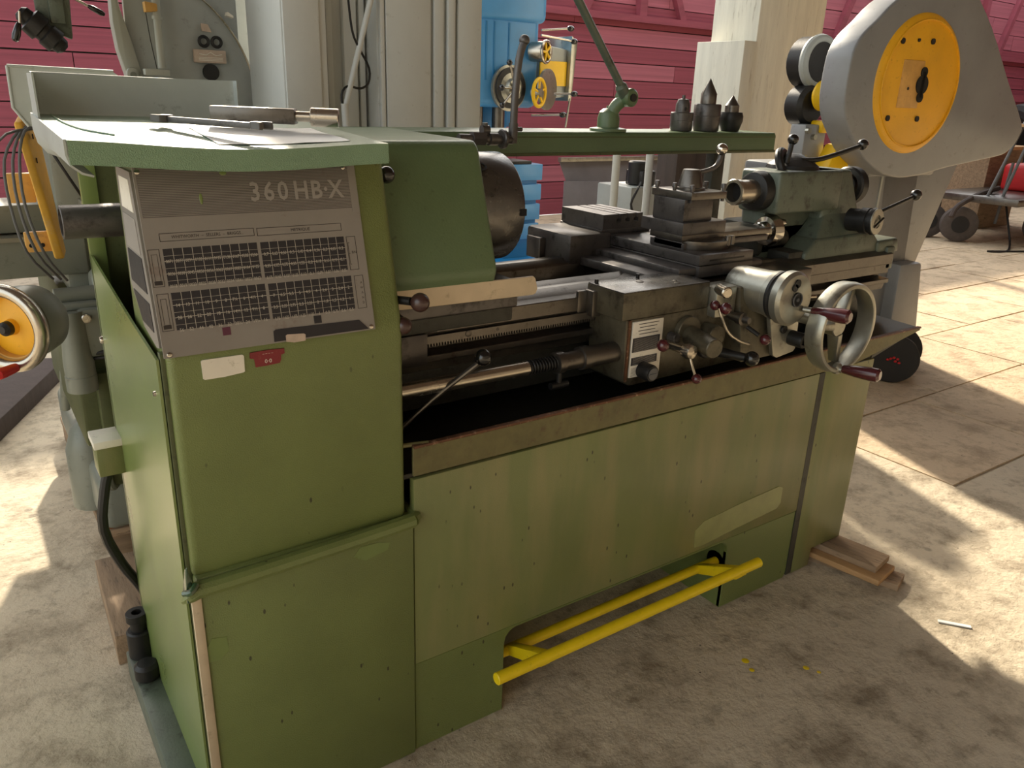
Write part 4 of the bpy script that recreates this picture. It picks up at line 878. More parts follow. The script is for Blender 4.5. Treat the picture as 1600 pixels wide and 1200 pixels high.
# ================================================================ loose things on and around the lathe
def near():
    # paper and tools on the hood
    g = [[(x, y, 1.3732+(y-1.29)*0.052-0.011*max(0, 1-(y-1.29)/0.25)*math.sin(math.pi*min(1, (x-.146)/.486))**1.5-0.006*(x-.146)/.486+.0006*math.sin(x*60+y*40)+.0006) for x in [0.36+i*.020 for i in range(12)]] for y in [1.325+.012*j for j in range(16)]]
    P = MB().sheet(g, 0.0008)
    single('paper_sheet', P, 'paper', 'rumpled white paper sheet under the tools on the hood', 'paper', loc=(.48, 1.40, 1.375))
    t = thing('spanner', 'open ended spanner at the left on top of the hood', 'spanner', (0.37, 1.41, 1.384))
    a = Vector((0.325, 1.490, 1.392)); c = Vector((0.425, 1.345, 1.389)); d = (c-a).normalized(); s = d.cross(Vector((0, 0, 1)))
    b = MB(); b.hexa([a-s*.006-Vector((0, 0, .004)), a+s*.006-Vector((0, 0, .004)), c+s*.007-Vector((0, 0, .004)), c-s*.007-Vector((0, 0, .004)), a-s*.006+Vector((0, 0, .006)), a+s*.006+Vector((0, 0, .006)), c+s*.007+Vector((0, 0, .006)), c-s*.007+Vector((0, 0, .006))], .0015)
    part('shank', b, 'steel_dark', t)
    for e, sg in ((a, -1), (c, 1)):
        b = MB(); q = [(.0, -.010), (.012, -.017), (.028, -.016), (.030, -.008), (.016, -.006), (.014, .006), (.028, .010), (.026, .017), (.008, .016), (0, .008)]
        m = Matrix((d*sg, s, Vector((0, 0, 1)))).transposed().to_4x4(); m.translation = e-d*sg*.004
        b.prism(q, 'z', -.004, .008, .001, 1, M=m); part('jaw', b, 'steel_dark', t)
    t = thing('boring_tool', 'steel square-bodied tool with round socket end lying on the paper', 'tool', (0.5, 1.47, 1.385))
    a = Vector((0.408, 1.530, 1.404)); c = Vector((0.535, 1.455, 1.402)); e = Vector((0.60, 1.418, 1.401)); d = (e-a).normalized()
    b = MB(); s = d.cross(Vector((0, 0, 1))).normalized(); u = Vector((0, 0, 1))
    b.hexa([a-s*.016-u*.014, a+s*.016-u*.014, c+s*.016-u*.014, c-s*.016-u*.014, a-s*.016+u*.012, a+s*.016+u*.012, c+s*.016+u*.013, c-s*.016+u*.013], .003)
    part('body', b, 'steel_worn', t)
    b = MB(); b.cyl(c, c+d*.03, .009).ring(c+d*.026, e, .0165, .008, 28, .001).cyl(c+d*.026, c+d*.05, .012); part('socket', b, 'steel_bright', t)
    b = MB(); b.cyl(e-d*.004, e-d*.001, .007); part('bore', b, 'dark_void', t)
    # three live centres standing on the shelf
    def centre(x, y, r, h, hc, lab, dark, kind):
        t = thing('live_centre', lab, 'lathe centre', (x, y, 1.352), 'live centres on the rear shelf')
        m = 'black_iron' if dark else 'steel_dark'
        b = MB()
        if kind == 1: b.rev((x, y, 1.352), (0, 0, 1), [(0, r*.75), (h*.55, r), (h*.8, r), (h, r*.9), (h, r*.6)], 36)
        else: b.rev((x, y, 1.352), (0, 0, 1), [(0, r*.93), (.004, r*.97), (h*.55, r*.97), (h*.56, r), (h*.95, r), (h, r*.95), (h, r*.6)], 36)
        part('body', b, m, t)
        b = MB()
        if kind == 2: b.rev((x, y, 1.352+h), (0, 0, 1), [(0, r*.62), (hc*.45, r*.62), (hc*.75, r*.45), (hc*.8, r*.16), (hc, r*.14)], 24); part('cap', b, m, t); b = MB(); b.rev((x-.01, y-r*.62, 1.352+h+hc*.2), (0, -1, 0), [(0, .006), (.002, .005)], 12); part('screw', b, 'black_iron', t)
        else: b.rev((x, y, 1.352+h), (0, 0, 1), [(0, r*.58), (hc*.40, r*.58), (hc, .001)], 28); part('point', b, 'steel_worn', t)
    centre(2.165, 2.09, .040, .062, .056, 'short live centre with a flat capped top, leftmost on the rear shelf', 0, 2)
    centre(2.285, 2.085, .048, .092, .085, 'tallest pointed live centre, in the middle of the rear shelf', 0, 0)
    centre(2.42, 2.09, .044, .066, .058, 'dark tapered pointed live centre at the right end of the rear shelf', 1, 1)
    # wooden packing under the right foot
    def plank(n, lab, x, y, z, L, W, H, a, m):
        o = single(n, MB().box(-L/2, L/2, -W/2, W/2, 0, H, .003), m, lab, 'wood block', 'wood packing under the lathe end'); o.location = (x, y, z); o.rotation_euler = (0, 0, a); return o
    plank('wood_block', 'lowest board of the wood packing at the lathe end, sticking out furthest', 2.275, 1.215, 0.0, .30, .085, .024, math.radians(-72), 'wood_dirty')
    plank('wood_block', 'middle board of the wood packing at the lathe end', 2.255, 1.25, 0.0245, .30, .13, .020, math.radians(-80), 'wood_fresh')
    plank('wood_block', 'top board of the wood packing at the lathe end', 2.275, 1.27, 0.045, .28, .11, .022, math.radians(-80), 'wood_dirty')
    # scraps on the floor
    b = MB(); b.box(-.045, .045, -.006, .006, 0, .003); o = single('wood_splinter', b, 'paper', 'thin pale splinter lying on the sunlit floor in the foreground', 'splinter'); o.location = (2.27, .87, .001); o.rotation_euler = (0, 0, -.9)
    for i, (x, y, s, lab) in enumerate(((1.60, 1.10, .011, 'largest yellow paint drip on the floor by the foot bar'), (1.585, 1.065, .008, 'small yellow paint drip in front of the largest one'), (1.72, .99, .009, 'yellow paint drip on the floor furthest right of the foot bar'), (1.735, .96, .006, 'tiny yellow paint drip nearest the camera right of the foot bar'))):
        o = single('paint_drip', MB().rev((0, 0, 0), (0, 0, 1), [(0, s), (.0012, s*.7)], 9), 'yellow_bar', lab, 'paint drip', 'yellow drips on the floor'); o.location = (x, y, 0)
    # rough timber under the left end
    plank('timber_offcut', 'broken dark timber lying beside the left end of the lathe', 0.245, 2.19, 0, .42, .15, .09, math.radians(88), 'wood_dirty')

def left_machine():
    T = thing('milling_machine', 'grey-green milling machine with yellow-centred handwheel, left behind the lathe', 'machine', (0.3, 2.7, 0.1))
    b = MB(); b.box(-.45, .255, 2.60, 2.78, 1.045, 1.122, .006)
    part('upper_table', b, 'mill_grey', T)
    b = MB(); b.box(-.45, .30, 2.56, 2.80, 0.925, 1.040, .010).box(.24, .42, 2.58, 3.3, .86, 1.35, .02)
    part('table', b, 'mill_grey', T, 'long grey machine table running out to the left')
    b = MB(); b.box(-.45, .20, 2.553, 2.56, 1.028, 1.040); part('edge_strip', b, 'alu', T)
    for (x, z) in ((.215, 1.095), (.218, 1.075)):
        b = MB(); b.cyl((x, 2.6, z), (x, 2.597, z), .006, n=12); part('hole', b, 'dark_void', T)
    b = MB(); b.box(.34, .36, 2.4, 2.56, 1.01, 1.12, .004).box(.295, .345, 2.5, 2.56, 1.10, 1.14, .004); part('switch_box', b, 'alu', T)
    b = MB(); b.box(.297, .343, 2.497, 2.501, 1.103, 1.137); part('switch_face', b, 'black_iron', T)
    b = MB(); b.box(.215, .38, 2.48, 3.3, .42, .88, .012).box(.26, .31, 2.44, 2.50, .30, .66, .004).box(.33, .38, 2.42, 2.5, .25, .66, .004)
    part('column', b, 'green_dark', T, 'dull olive column with slideways')
    b = MB(); b.box(.235, .42, 2.40, 2.6, .72, .86, .012).box(.20, .38, 2.42, 2.60, .855, .875, .004).cyl((.19, 2.46, .89), (.31, 2.46, .89), .022, ch=.002).cyl((.29, 2.50, .90), (.36, 2.50, .90), .05, ch=.01)
    part('knee', b, 'mill_grey', T)
    b = MB(); b.rev((.222, 2.42, .625), (0, 0, 1), [(0, .040), (.005, .041), (.045, .041), (.047, .0395), (.09, .0395), (.13, .036), (.20, .034), (.23, .030)], 30); part('screw_cover', b, 'mill_grey', T)
    b = MB(); b.rev((.255, 2.40, .835), (-.1, -1, 0), [(0, .013), (.006, .013), (.008, .010)], 20); part('bolt', b, 'steel_bright', T)
    b = MB(); b.tube([(.26, 2.41, .73), (.30, 2.39, .735), (.36, 2.38, .735)], .006, 8).tube([(.26, 2.41, .715), (.30, 2.39, .72), (.36, 2.38, .72)], .005, 8); part('hose', b, 'black_iron', T)
    # handwheel
    c = Vector((.060, 2.16, .893)); ax = Vector((-.70, -.71, .0)).normalized()
    b = MB(); b.rev(c-ax*.115, ax, [(0, .075), (.01, .082), (.045, .088), (.075, .082), (.078, .070)], 48); part('drum', b, 'mill_grey', T)
    b = MB(); b.torus(c, ax, .092, .016, 56, 14, 1.1)
    hw = part('handwheel', b, 'steel_bright', T, 'shiny handwheel with a yellow dished centre')
    b = MB(); b.rev(c-ax*.035, ax, [(0, .076), (.004, .078), (.010, .078), (.012, .070), (.018, .020), (.030, .018)], 48); part('dish', b, 'yellow_press', hw)
    b = MB(); b.ring(c-ax*.040, c-ax*.004, .078, .073, 48); part('inner_rim', b, 'yellow_tan', hw)
    b = MB(); b.rev(c-ax*.012, ax, [(0, .018), (.02, .017), (.028, .009)], 20); part('hub', b, 'black_iron', hw)
    u = ax.cross(Vector((0, 0, 1))).normalized()
    p0 = c-Vector((0, 0, .090))-u*.02; b = grip(p0, p0+ax*.075, .009, .013); part('handle', b, 'red_paint', hw)
    # foot casting
    b = MB(); b.box(.225, .40, 2.50, 3.5, .115, .30, .035, 4); b.rev((.245, 2.75, .115), (0, 0, 1), [(0, .075), (.20, .072), (.27, .05), (.30, .02)], 28)
    part('foot', b, 'mill_grey', T)
    b = MB(); b.torus((.27, 2.47, .335), (1, -.5, 0), .045, .014, 30, 10).cyl((.215, 3.05, .35), (.23, 3.02, .50), .016, n=14); part('lifting_eye', b, 'mill_grey', T)
    # yellow stop bar with its brackets
    b = MB(); b.hexa([(.175, 2.30, 1.36), (.205, 2.30, 1.36), (.215, 2.50, 1.40), (.19, 2.50, 1.40), (.178, 2.22, 1.39), (.20, 2.22, 1.39), (.20, 2.48, 1.42), (.185, 2.48, 1.42)], .004)
    part('tan_cap', b, 'yellow_tan', T)
    b = MB(); b.hexa([(.190, 2.25, 1.030), (.212, 2.25, 1.030), (.226, 2.34, 1.03), (.200, 2.34, 1.03), (.150, 2.25, 1.352), (.168, 2.25, 1.352), (.205, 2.34, 1.385), (.180, 2.34, 1.385)], .006, 3)
    yb = part('stop_bar', b, 'yellow_worn', T, 'tall worn yellow stop bar')
    b = MB(); b.box(.120, .175, 2.29, 2.31, 1.165, 1.235, .003); part('tan_block', b, 'yellow_tan', yb)
    b = MB(); b.box(.135, .196, 2.285, 2.30, 1.045, 1.095, .003); bp = part('bolt_plate', b, 'yellow_tan', yb)
    b = MB(); b.box(.03, .10, 2.42, 2.45, 1.18, 1.26, .003); part('tan_block', b, 'yellow_tan', yb)
    for x in (.147, .172):
        b = MB(); b.cyl((x, 2.285, 1.062), (x, 2.283, 1.062), .005, n=12); part('hole', b, 'dark_void', yb)
    for k in range(4):
        b = MB(); z = 1.15+k*.055; b.box(.1865+.0*k, .1885, 2.262, 2.275, z, z+.012); part('hole', b, 'dark_void', yb)
    # cables hanging from the panel
    for k, (dx, dy) in enumerate(((0, 0), (.012, -.02), (-.016, .01), (.03, .015))):
        b = MB(); b.tube([(.205, 2.27+dy, 1.345), (.165+dx*.3, 2.24+dy, 1.335), (.135+dx, 2.22+dy, 1.27), (.13+dx, 2.2+dy, 1.17), (.15+dx*1.2, 2.2+dy, 1.06), (.20+dx, 2.3+dy, .97)] if k < 3 else [(.21, 2.26, 1.345), (.215, 2.24, 1.30), (.24, 2.22, 1.24), (.27, 2.24, 1.18)], .0035, 8)
        part('cable', b, 'cable_grey' if k != 3 else 'black_iron', T)
    b = MB(); b.tube([(.21, 2.28, 1.34), (.13, 2.2, 1.33), (.08, 2.1, 1.28), (.04, 2.1, 1.22)], .003, 8); part('cable', b, 'cable_grey', T)
    # pallet under the machine, leaves on it
    pl = thing('wood_pallet', 'dark worn wooden pallet under the grey-green milling machine', 'pallet', (.45, 3.1, 0))
    for i, y in enumerate((2.52, 2.78, 3.08, 3.40)): part('plank', MB().box(.222+.008*(i % 2), .9, y, y+.23, .085, .112, .004), 'wood_dirty', pl)
    for x in (.235, .55, .82): part('bearer', MB().box(x, x+.08, 2.53, 3.65, .0, .084, .004), 'wood_dirty', pl)
    b = MB(); random.seed(3)
    for i in range(150):
        x = random.uniform(.235, .335); y = random.uniform(2.525, 2.60) ; z = .1165+random.uniform(0, .014)*(1-(abs(x-.28)/.08)**2)
        m = Matrix.Translation((x, y, z)) @ Euler((random.uniform(-.5, .5), random.uniform(-.5, .5), random.uniform(0, 6))).to_matrix().to_4x4()
        b.prism([(-.008, 0), (0, .005), (.008, 0), (0, -.005)], 'z', 0, .0008, M=m)
    single('dry_leaves', b, 'leaves', 'heap of dry orange leaves and chips on the pallet corner', 'leaves', kind='stuff', loc=(.28, 2.56, .112))
    # heavy timber beam lying on the floor at the left
    b = MB(); b.hexa([(-.30, 3.05, 0.0), (.36, 4.55, 0.0), (-.15, 4.8, 0.0), (-.85, 3.3, 0.0), (-.30, 3.05, .09), (.36, 4.55, .09), (-.15, 4.8, .09), (-.85, 3.3, .09)], .008)
    single('timber_slab', b, 'wood_dark', 'wide dark timber slab lying on the floor at the far left', 'timber', loc=(-.2, 3.9, 0))
near(); left_machine()
# ================================================================ machines and clutter behind
def round_machine():
    T = thing('boring_machine', 'big grey machine with a round disc edge and nameplate, behind the hood', 'machine', (.9, 3.6, 0))
    # tall rounded side shield at the left
    b = MB(); b.prism([(.672, .9), (.672, 1.36), (.665, 1.48), (.645, 1.58), (.615, 1.70), (.602, 1.85), (.602, 2.3), (.59, 2.3), (.590, 1.80), (.585, 1.65), (.592, 1.56), (.612, 1.47), (.62, 1.36), (.62, .9)], 'y', 3.38, 3.44, .006)
    part('side_shield', b, 'mill_light', T)
    b = MB(); b.prism(rrect(.610, .650, 1.37, 1.50, .018), 'y', 3.365, 3.385, .004); sp = part('pocket_rim', b, 'mill_light', T)
    b = MB(); b.prism(rrect(.620, .642, 1.38, 1.485, .010), 'y', 3.362, 3.366); part('pocket', b, 'mill_grey', sp)
    b = MB(); b.box(.69, .80, 3.44, 3.56, .8, 2.2, .01).box(.80, 1.05, 3.44, 3.9, .116, 2.2, .01); part('body', b, 'far_grey', T)
    b = MB(); N = 40; c = (.62, 1.36)                     # the large disc seen edge-on at the right
    pts = [(c[0]+.47*math.cos(math.radians(a)), c[1]+.02+.47*math.sin(math.radians(a))) for a in range(-20, 91, 3)]
    b.prism([(.62, 1.2)]+pts, 'y', 3.405, 3.43, .003); part('round_cover', b, 'far_grey', T, 'large round-edged grey cover')
    b = MB(); b.tube([(p[0], 3.396, p[1]) for p in pts], .004, 8, smooth=0); part('bright_edge', b, 'steel_bright', T)
    # vertical tube with clamp arms
    b = MB(); b.cyl((.725, 3.33, 1.50), (.728, 3.33, 1.80), .014).cyl((.722, 3.33, 1.33), (.725, 3.33, 1.42), .012).cyl((.726, 3.33, 1.665), (.727, 3.33, 1.675), .018); part('tube', b, 'mill_light', T)
    for z in (1.485, 1.405):
        b = MB(); b.box(.66, .745, 3.30, 3.34, z-.010, z+.012, .003); part('clamp_arm', b, 'mill_light', T)
    b = MB(); b.cyl((.725, 3.325, 1.445), (.752, 3.325, 1.445), .020, ch=.003); part('roller', b, 'mill_light', T)
    b = MB(); b.hexa([(.685, 3.30, 1.685), (.725, 3.30, 1.69), (.725, 3.34, 1.69), (.685, 3.34, 1.685), (.683, 3.30, 1.72), (.725, 3.30, 1.715), (.725, 3.34, 1.715), (.683, 3.34, 1.72)], .003); part('yellow_clip', b, 'yellow_tan', T)
    b = MB(); b.tube([(.69, 3.33, 1.69), (.70, 3.35, 1.60), (.715, 3.36, 1.49)], .0015, 6); part('wire', b, 'black_iron', T)
    # eyes and nameplate
    for x in (.898, .946): part('gauge_ring', MB().torus((x, 3.385, 1.604), (0, 1, 0), .017, .006, 24, 8), 'black_iron', T)
    b = MB(); b.box(.856, .976, 3.378, 3.397, 1.528, 1.575, .003); np = part('nameplate', b, 'sticker_tan', T, 'small pinkish brass nameplate with a winged mark')
    b = MB(); b.tube([(.875, 3.376, 1.560), (.90, 3.376, 1.556), (.917, 3.376, 1.565), (.935, 3.376, 1.556), (.96, 3.376, 1.560)], .0015, 6)
    for k in range(3): b.box(.872, .962, 3.3765, 3.378, 1.536+k*.005, 1.538+k*.005)
    part('mark', b, 'label_white', np)
    b = MB(); b.cyl((.917, 3.40, 1.495), (.917, 3.385, 1.495), .030); part('dark_disc', b, 'black_iron', T)
    b = MB(); b.prism([(.895, 1.640), (.930, 1.638), (.918, 1.665), (.893, 1.667)], 'y', 3.385, 3.392); part('pink_tag', b, 'sticker_tan', T)
    b = MB(); b.prism([(.985, 1.70), (1.01, 1.692), (1.01, 1.70), (.99, 1.712)], 'y', 3.36, 3.39); part('white_tag', b, 'label_white', T)
    # second grey unit with a column, between the disc and the tall cabinet
    U = thing('grey_control_unit', 'grey electrical unit with small box, left of the tall grey lockers', 'machine', (1.2, 3.9, 0))
    b = MB(); b.box(1.09, 1.42, 3.95, 4.4, 0, 2.6, .01); part('housing', b, 'far_grey', U)
    b = MB(); b.box(1.12, 1.34, 3.93, 3.95, 1.53, 2.3, .006); part('door', b, 'far_grey', U)
    b = MB(); b.box(1.22, 1.30, 3.90, 3.95, 1.40, 1.52, .004); jb = part('junction_box', b, 'mill_light', U)
    for x, z in ((1.23, 1.51), (1.29, 1.51), (1.23, 1.41), (1.29, 1.41)): part('screw', MB().cyl((x, 3.90, z), (x, 3.897, z), .003, n=8), 'black_iron', jb)
    b = MB(); b.box(1.20, 1.29, 3.88, 3.96, 1.33, 1.385, .008).prism([(1.175, 1.33), (1.17, 1.40), (1.185, 1.40), (1.21, 1.33)], 'y', 3.87, 3.9); part('bracket', b, 'mill_light', U)
    b = MB(); b.box(1.35, 1.36, 3.93, 3.95, 1.3, 2.5).box(1.38, 1.40, 3.93, 3.95, 1.2, 2.5); part('rail', b, 'alu', U)
    # milling head high up on the left in front of the red wall
    H = thing('drilling_head', 'dark greasy drilling head with lever and black grip, top left against the red wall', 'machine', (.32, 3.1, 1.5))
    b = MB(); b.hexa([(.31, 3.0, 1.60), (.40, 3.0, 1.565), (.42, 3.2, 1.58), (.33, 3.2, 1.62), (.30, 3.0, 2.1), (.43, 3.0, 2.1), (.44, 3.2, 2.1), (.32, 3.2, 2.1)], .008).box(.345, .385, 2.985, 3.0, 1.61, 1.78, .003).box(-.6, .32, 3.0, 3.2, 1.9, 2.1, .02).box(-.9, -.5, 2.9, 3.3, 0, 2.4, .02)
    part('housing', b, 'grey_cast', H)
    b = MB(); b.rev((.262, 2.98, 1.638), (.72, 0, -.66), [(0, .014), (.01, .024), (.030, .026), (.034, .038), (.070, .040), (.074, .030), (.085, .030), (.09, .036), (.12, .036), (.125, .026), (.14, .024), (.15, .012)], 28); part('chuck_barrel', b, 'black_iron', H)
    b = MB(); b.cyl((.262, 2.95, 1.635), (.258, 2.95, 1.600), .004); lv = part('crank', b, 'steel_bright', H)
    b = MB(); b.rev((.256, 2.95, 1.603), (-.35, 0, -1), [(0, .006), (.01, .009), (.035, .012), (.05, .010), (.055, .005)], 16); part('grip', b, 'black_gloss', lv)
    b = MB(); b.cyl((.41, 3.0, 1.69), (.46, 3.0, 1.665), .004); lv = part('lever', b, 'steel_bright', H)
    b = MB(); b.rev((.455, 3.0, 1.668), (1, 0, -.5), [(0, .005), (.01, .008), (.04, .009), (.05, .005)], 16); part('grip', b, 'black_gloss', lv)

def lockers():
    def locker(x0, x1, y0, y1, lab, grooves, name='tall_locker'):
        t = thing(name, lab, 'cabinet', ((x0+x1)/2, (y0+y1)/2, 0), 'tall grey electrical cabinets')
        part('body', MB().box(x0, x1, y0, min(y1, 3.385) if x0 < 1.1 else y1, 0, 2.45, .006), 'cabinet_grey', t)
        for g0, g1, d in grooves: part('door', MB().box(g0, g1, y0-d, y0, .05, 2.40, .005), 'cabinet_grey', t)
        return t
    locker(1.065, 1.235, 3.0, 3.4, 'tall grey cabinet, leftmost and nearest of the row', [(1.07, 1.205, .012)])
    t = locker(1.26, 1.44, 3.12, 3.5, 'narrow recessed grey cabinet with a loose black cable and slanted bar', [(1.275, 1.30, .02), (1.34, 1.395, .03), (1.41, 1.435, .015)])
    b = MB(); b.tube([(1.33, 3.02, 1.80), (1.335, 3.0, 1.66), (1.36, 3.0, 1.60), (1.40, 3.0, 1.53), (1.395, 3.0, 1.475), (1.36, 3.0, 1.455), (1.31, 3.0, 1.462), (1.285, 3.0, 1.43), (1.29, 3.0, 1.36), (1.30, 3.0, 1.25)], .0045, 8)
    part('black_cable', b, 'black_iron', t)
    b = MB(); b.cyl((1.455, 3.0, 1.90), (1.295, 3.0, 1.38), .011).cyl((1.295, 3.0, 1.40), (1.30, 3.0, 1.25), .014); part('slanted_bar', b, 'cabinet_grey', t)
    locker(1.45, 1.915, 3.03, 3.5, 'broad pale grey cabinet with two upright seams beside the blue drill', [(1.455, 1.475, .02), (1.48, 1.675, .02), (1.69, 1.735, .02), (1.75, 1.785, .025), (1.80, 1.912, .02)])

def radial_drill():
    T = thing('radial_drill', 'blue radial drilling machine with yellow-spoked handwheels, behind the bent pipe', 'drilling machine', (3.8, 5.6, 0))
    b = MB(); b.box(3.28, 3.90, 5.30, 5.95, 1.36, 2.02, .06, 4).box(3.26, 3.93, 5.26, 6.0, 1.96, 2.6, .05, 4); hd = part('drill_head', b, 'blue_paint', T)
    for x in (3.40, 3.47, 3.60): part('seam', MB().box(x, x+.012, 5.295, 5.31, 1.55, 1.95), 'blue_deep', hd)
    b = MB(); b.box(3.20, 3.85, 5.64, 5.95, 0.2, 1.4, .03); b.box(3.40, 3.96, 5.7, 6.0, 1.2, 2.5, .04); part('column', b, 'blue_deep', T)
    b = MB(); b.box(3.3, 4.55, 5.0, 6.3, 0, .20, .02); part('base', b, 'blue_deep', T)
    b = MB(); b.cyl((3.47, 5.5, 1.16), (3.47, 5.5, 1.37), .04).cyl((3.66, 5.5, 1.2), (3.66, 5.5, 1.37), .05).cyl((3.66, 5.5, .9), (3.66, 5.5, 1.25), .03); part('spindle', b, 'steel_worn', T)
    b = MB(); b.rev((3.60, 5.30, 1.50), (.12, -1, 0), [(0, .16), (.03, .165), (.035, .145), (.05, .14), (.06, .07), (.09, .06)], 44); d1 = part('feed_dial', b, 'alu', T)
    b = MB(); b.ring((3.60, 5.262, 1.50), (3.602, 5.245, 1.50), .145, .09, 40); part('dark_ring', b, 'black_iron', d1)
    for a in (5, 125, 215):
        e = Vector((3.615+.21*math.cos(math.radians(a)), 5.12, 1.50+.21*math.sin(math.radians(a)))) if a != 5 else Vector((3.42, 5.10, 1.50))
        b = MB(); b.cyl((3.61, 5.20, 1.50), e, .009, n=10); sk = part('spoke', b, 'steel_bright', d1); part('knob', MB().sph(e, .022, n=12), 'black_gloss', d1)
    c = Vector((3.80, 5.16, 1.475)); ax = Vector((.45, -.9, 0)).normalized()
    b = MB(); b.rev((3.93, 5.25, 1.50), ax, [(0, .15), (.02, .15), (.022, .14)], 40); part('pale_disc', b, 'alu', T)
    b = MB(); b.torus(c, ax, .098, .014, 40, 10); w = part('handwheel', b, 'yellow_bright', T, 'yellow handwheel')
    for k in range(5):
        a = 2*math.pi*k/5+.3; u = ax.cross(Vector((0, 0, 1))).normalized(); e = c+(u*math.cos(a)+Vector((0, 0, 1))*math.sin(a))*.096; part('spoke', MB().cyl(c, e, .009, n=8), 'yellow_bright', w)
    part('hub', MB().cyl(c-ax*.06, c+ax*.02, .03), 'alu', w)
    c = Vector((3.88, 5.2, 1.765))
    b = MB(); b.torus(c, ax, .075, .012, 36, 10).rev(c-ax*.12, ax, [(0, .07), (.08, .075), (.11, .07)], 36); w = part('handwheel', b, 'steel_bright', T)
    for k in range(5):
        a = 2*math.pi*k/5; u = ax.cross(Vector((0, 0, 1))).normalized(); e = c+(u*math.cos(a)+Vector((0, 0, 1))*math.sin(a))*.07; part('spoke', MB().cyl(c, e, .010, n=8), 'yellow_bright', w)
    b = MB(); b.hexa([(3.94, 5.35, 1.42), (4.20, 5.35, 1.45), (4.20, 5.6, 1.45), (3.94, 5.6, 1.42), (3.94, 5.35, 1.83), (4.20, 5.35, 1.80), (4.20, 5.6, 1.80), (3.94, 5.6, 1.83)], .01); mo = part('feed_motor', b, 'far_grey', T)
    b = MB(); b.box(3.93, 4.19, 5.335, 5.35, 1.53, 1.71); part('yellow_panel', b, 'yellow_bright', mo)
    b = MB(); b.hexa([(4.19, 5.30, 1.42), (4.225, 5.30, 1.42), (4.225, 5.6, 1.42), (4.19, 5.6, 1.42), (4.20, 5.30, 1.90), (4.26, 5.30, 1.86), (4.26, 5.6, 1.86), (4.20, 5.6, 1.90)], .006).cyl((4.21, 5.3, 1.44), (4.18, 5.3, 1.22), .008); part('end_plate', b, 'alu', mo)
    for p0, p1 in (((3.90, 5.3, 1.92), (4.14, 5.25, 1.945)), ((3.90, 5.3, 1.885), (4.22, 5.3, 1.86)), ((3.97, 5.2, 1.47), (4.09, 5.1, 1.475)), ((3.80, 5.25, 1.31), (4.03, 5.15, 1.32))):
        b = MB(); b.cyl(p0, p1, .008, n=10); lv = part('lever', b, 'steel_bright', T); part('knob', MB().sph(p1, .022, (1.5, 1, 1), 12), 'black_gloss', lv)
    B = thing('blue_angle_table', 'blue slotted box table standing on the blue base, right of the chuck', 'machine table', (3.9, 5.3, .2))
    part('body', MB().box(3.62, 3.93, 5.32, 5.6, .2, .93), 'blue_deep', B)
    for k in range(4):
        z1 = .94-k*.155; b = MB(); b.box(3.60, 3.96-.006*k, 5.285, 5.62, z1-.125, z1, .006); part('rib', b, 'blue_paint', B)
    part('top_plate', MB().box(3.64, 3.86, 5.3, 5.55, .94, .965, .004), 'black_iron', B)

def posts2():
    T = thing('timber_post', 'thick white-painted timber post with a shorter board beside it', 'post', (4.85, 4.0, 0))
    part('post', MB().box(4.56, 5.25, 3.8, 4.2, 0, 3.6, .008), 'wood_white', T)
    part('side_board', MB().box(4.43, 4.558, 3.785, 4.2, 0, 1.836, .004), 'wood_white', T, 'shorter board nailed to the left of the post')
    single('slim_post', MB().box(3.26, 3.40, 3.15, 3.3, 0, 1.30, .004), 'wood_dark', 'thin dark upright below the shelf, left of the two', 'post', 'dark uprights behind the tool post', loc=(3.33, 3.2, 0))
    single('slim_post', MB().box(3.42, 3.66, 3.25, 3.45, 0, 1.30, .004), 'wood_dark', 'broad dark upright below the shelf, right of the two', 'post', 'dark uprights behind the tool post', loc=(3.55, 3.3, 0))

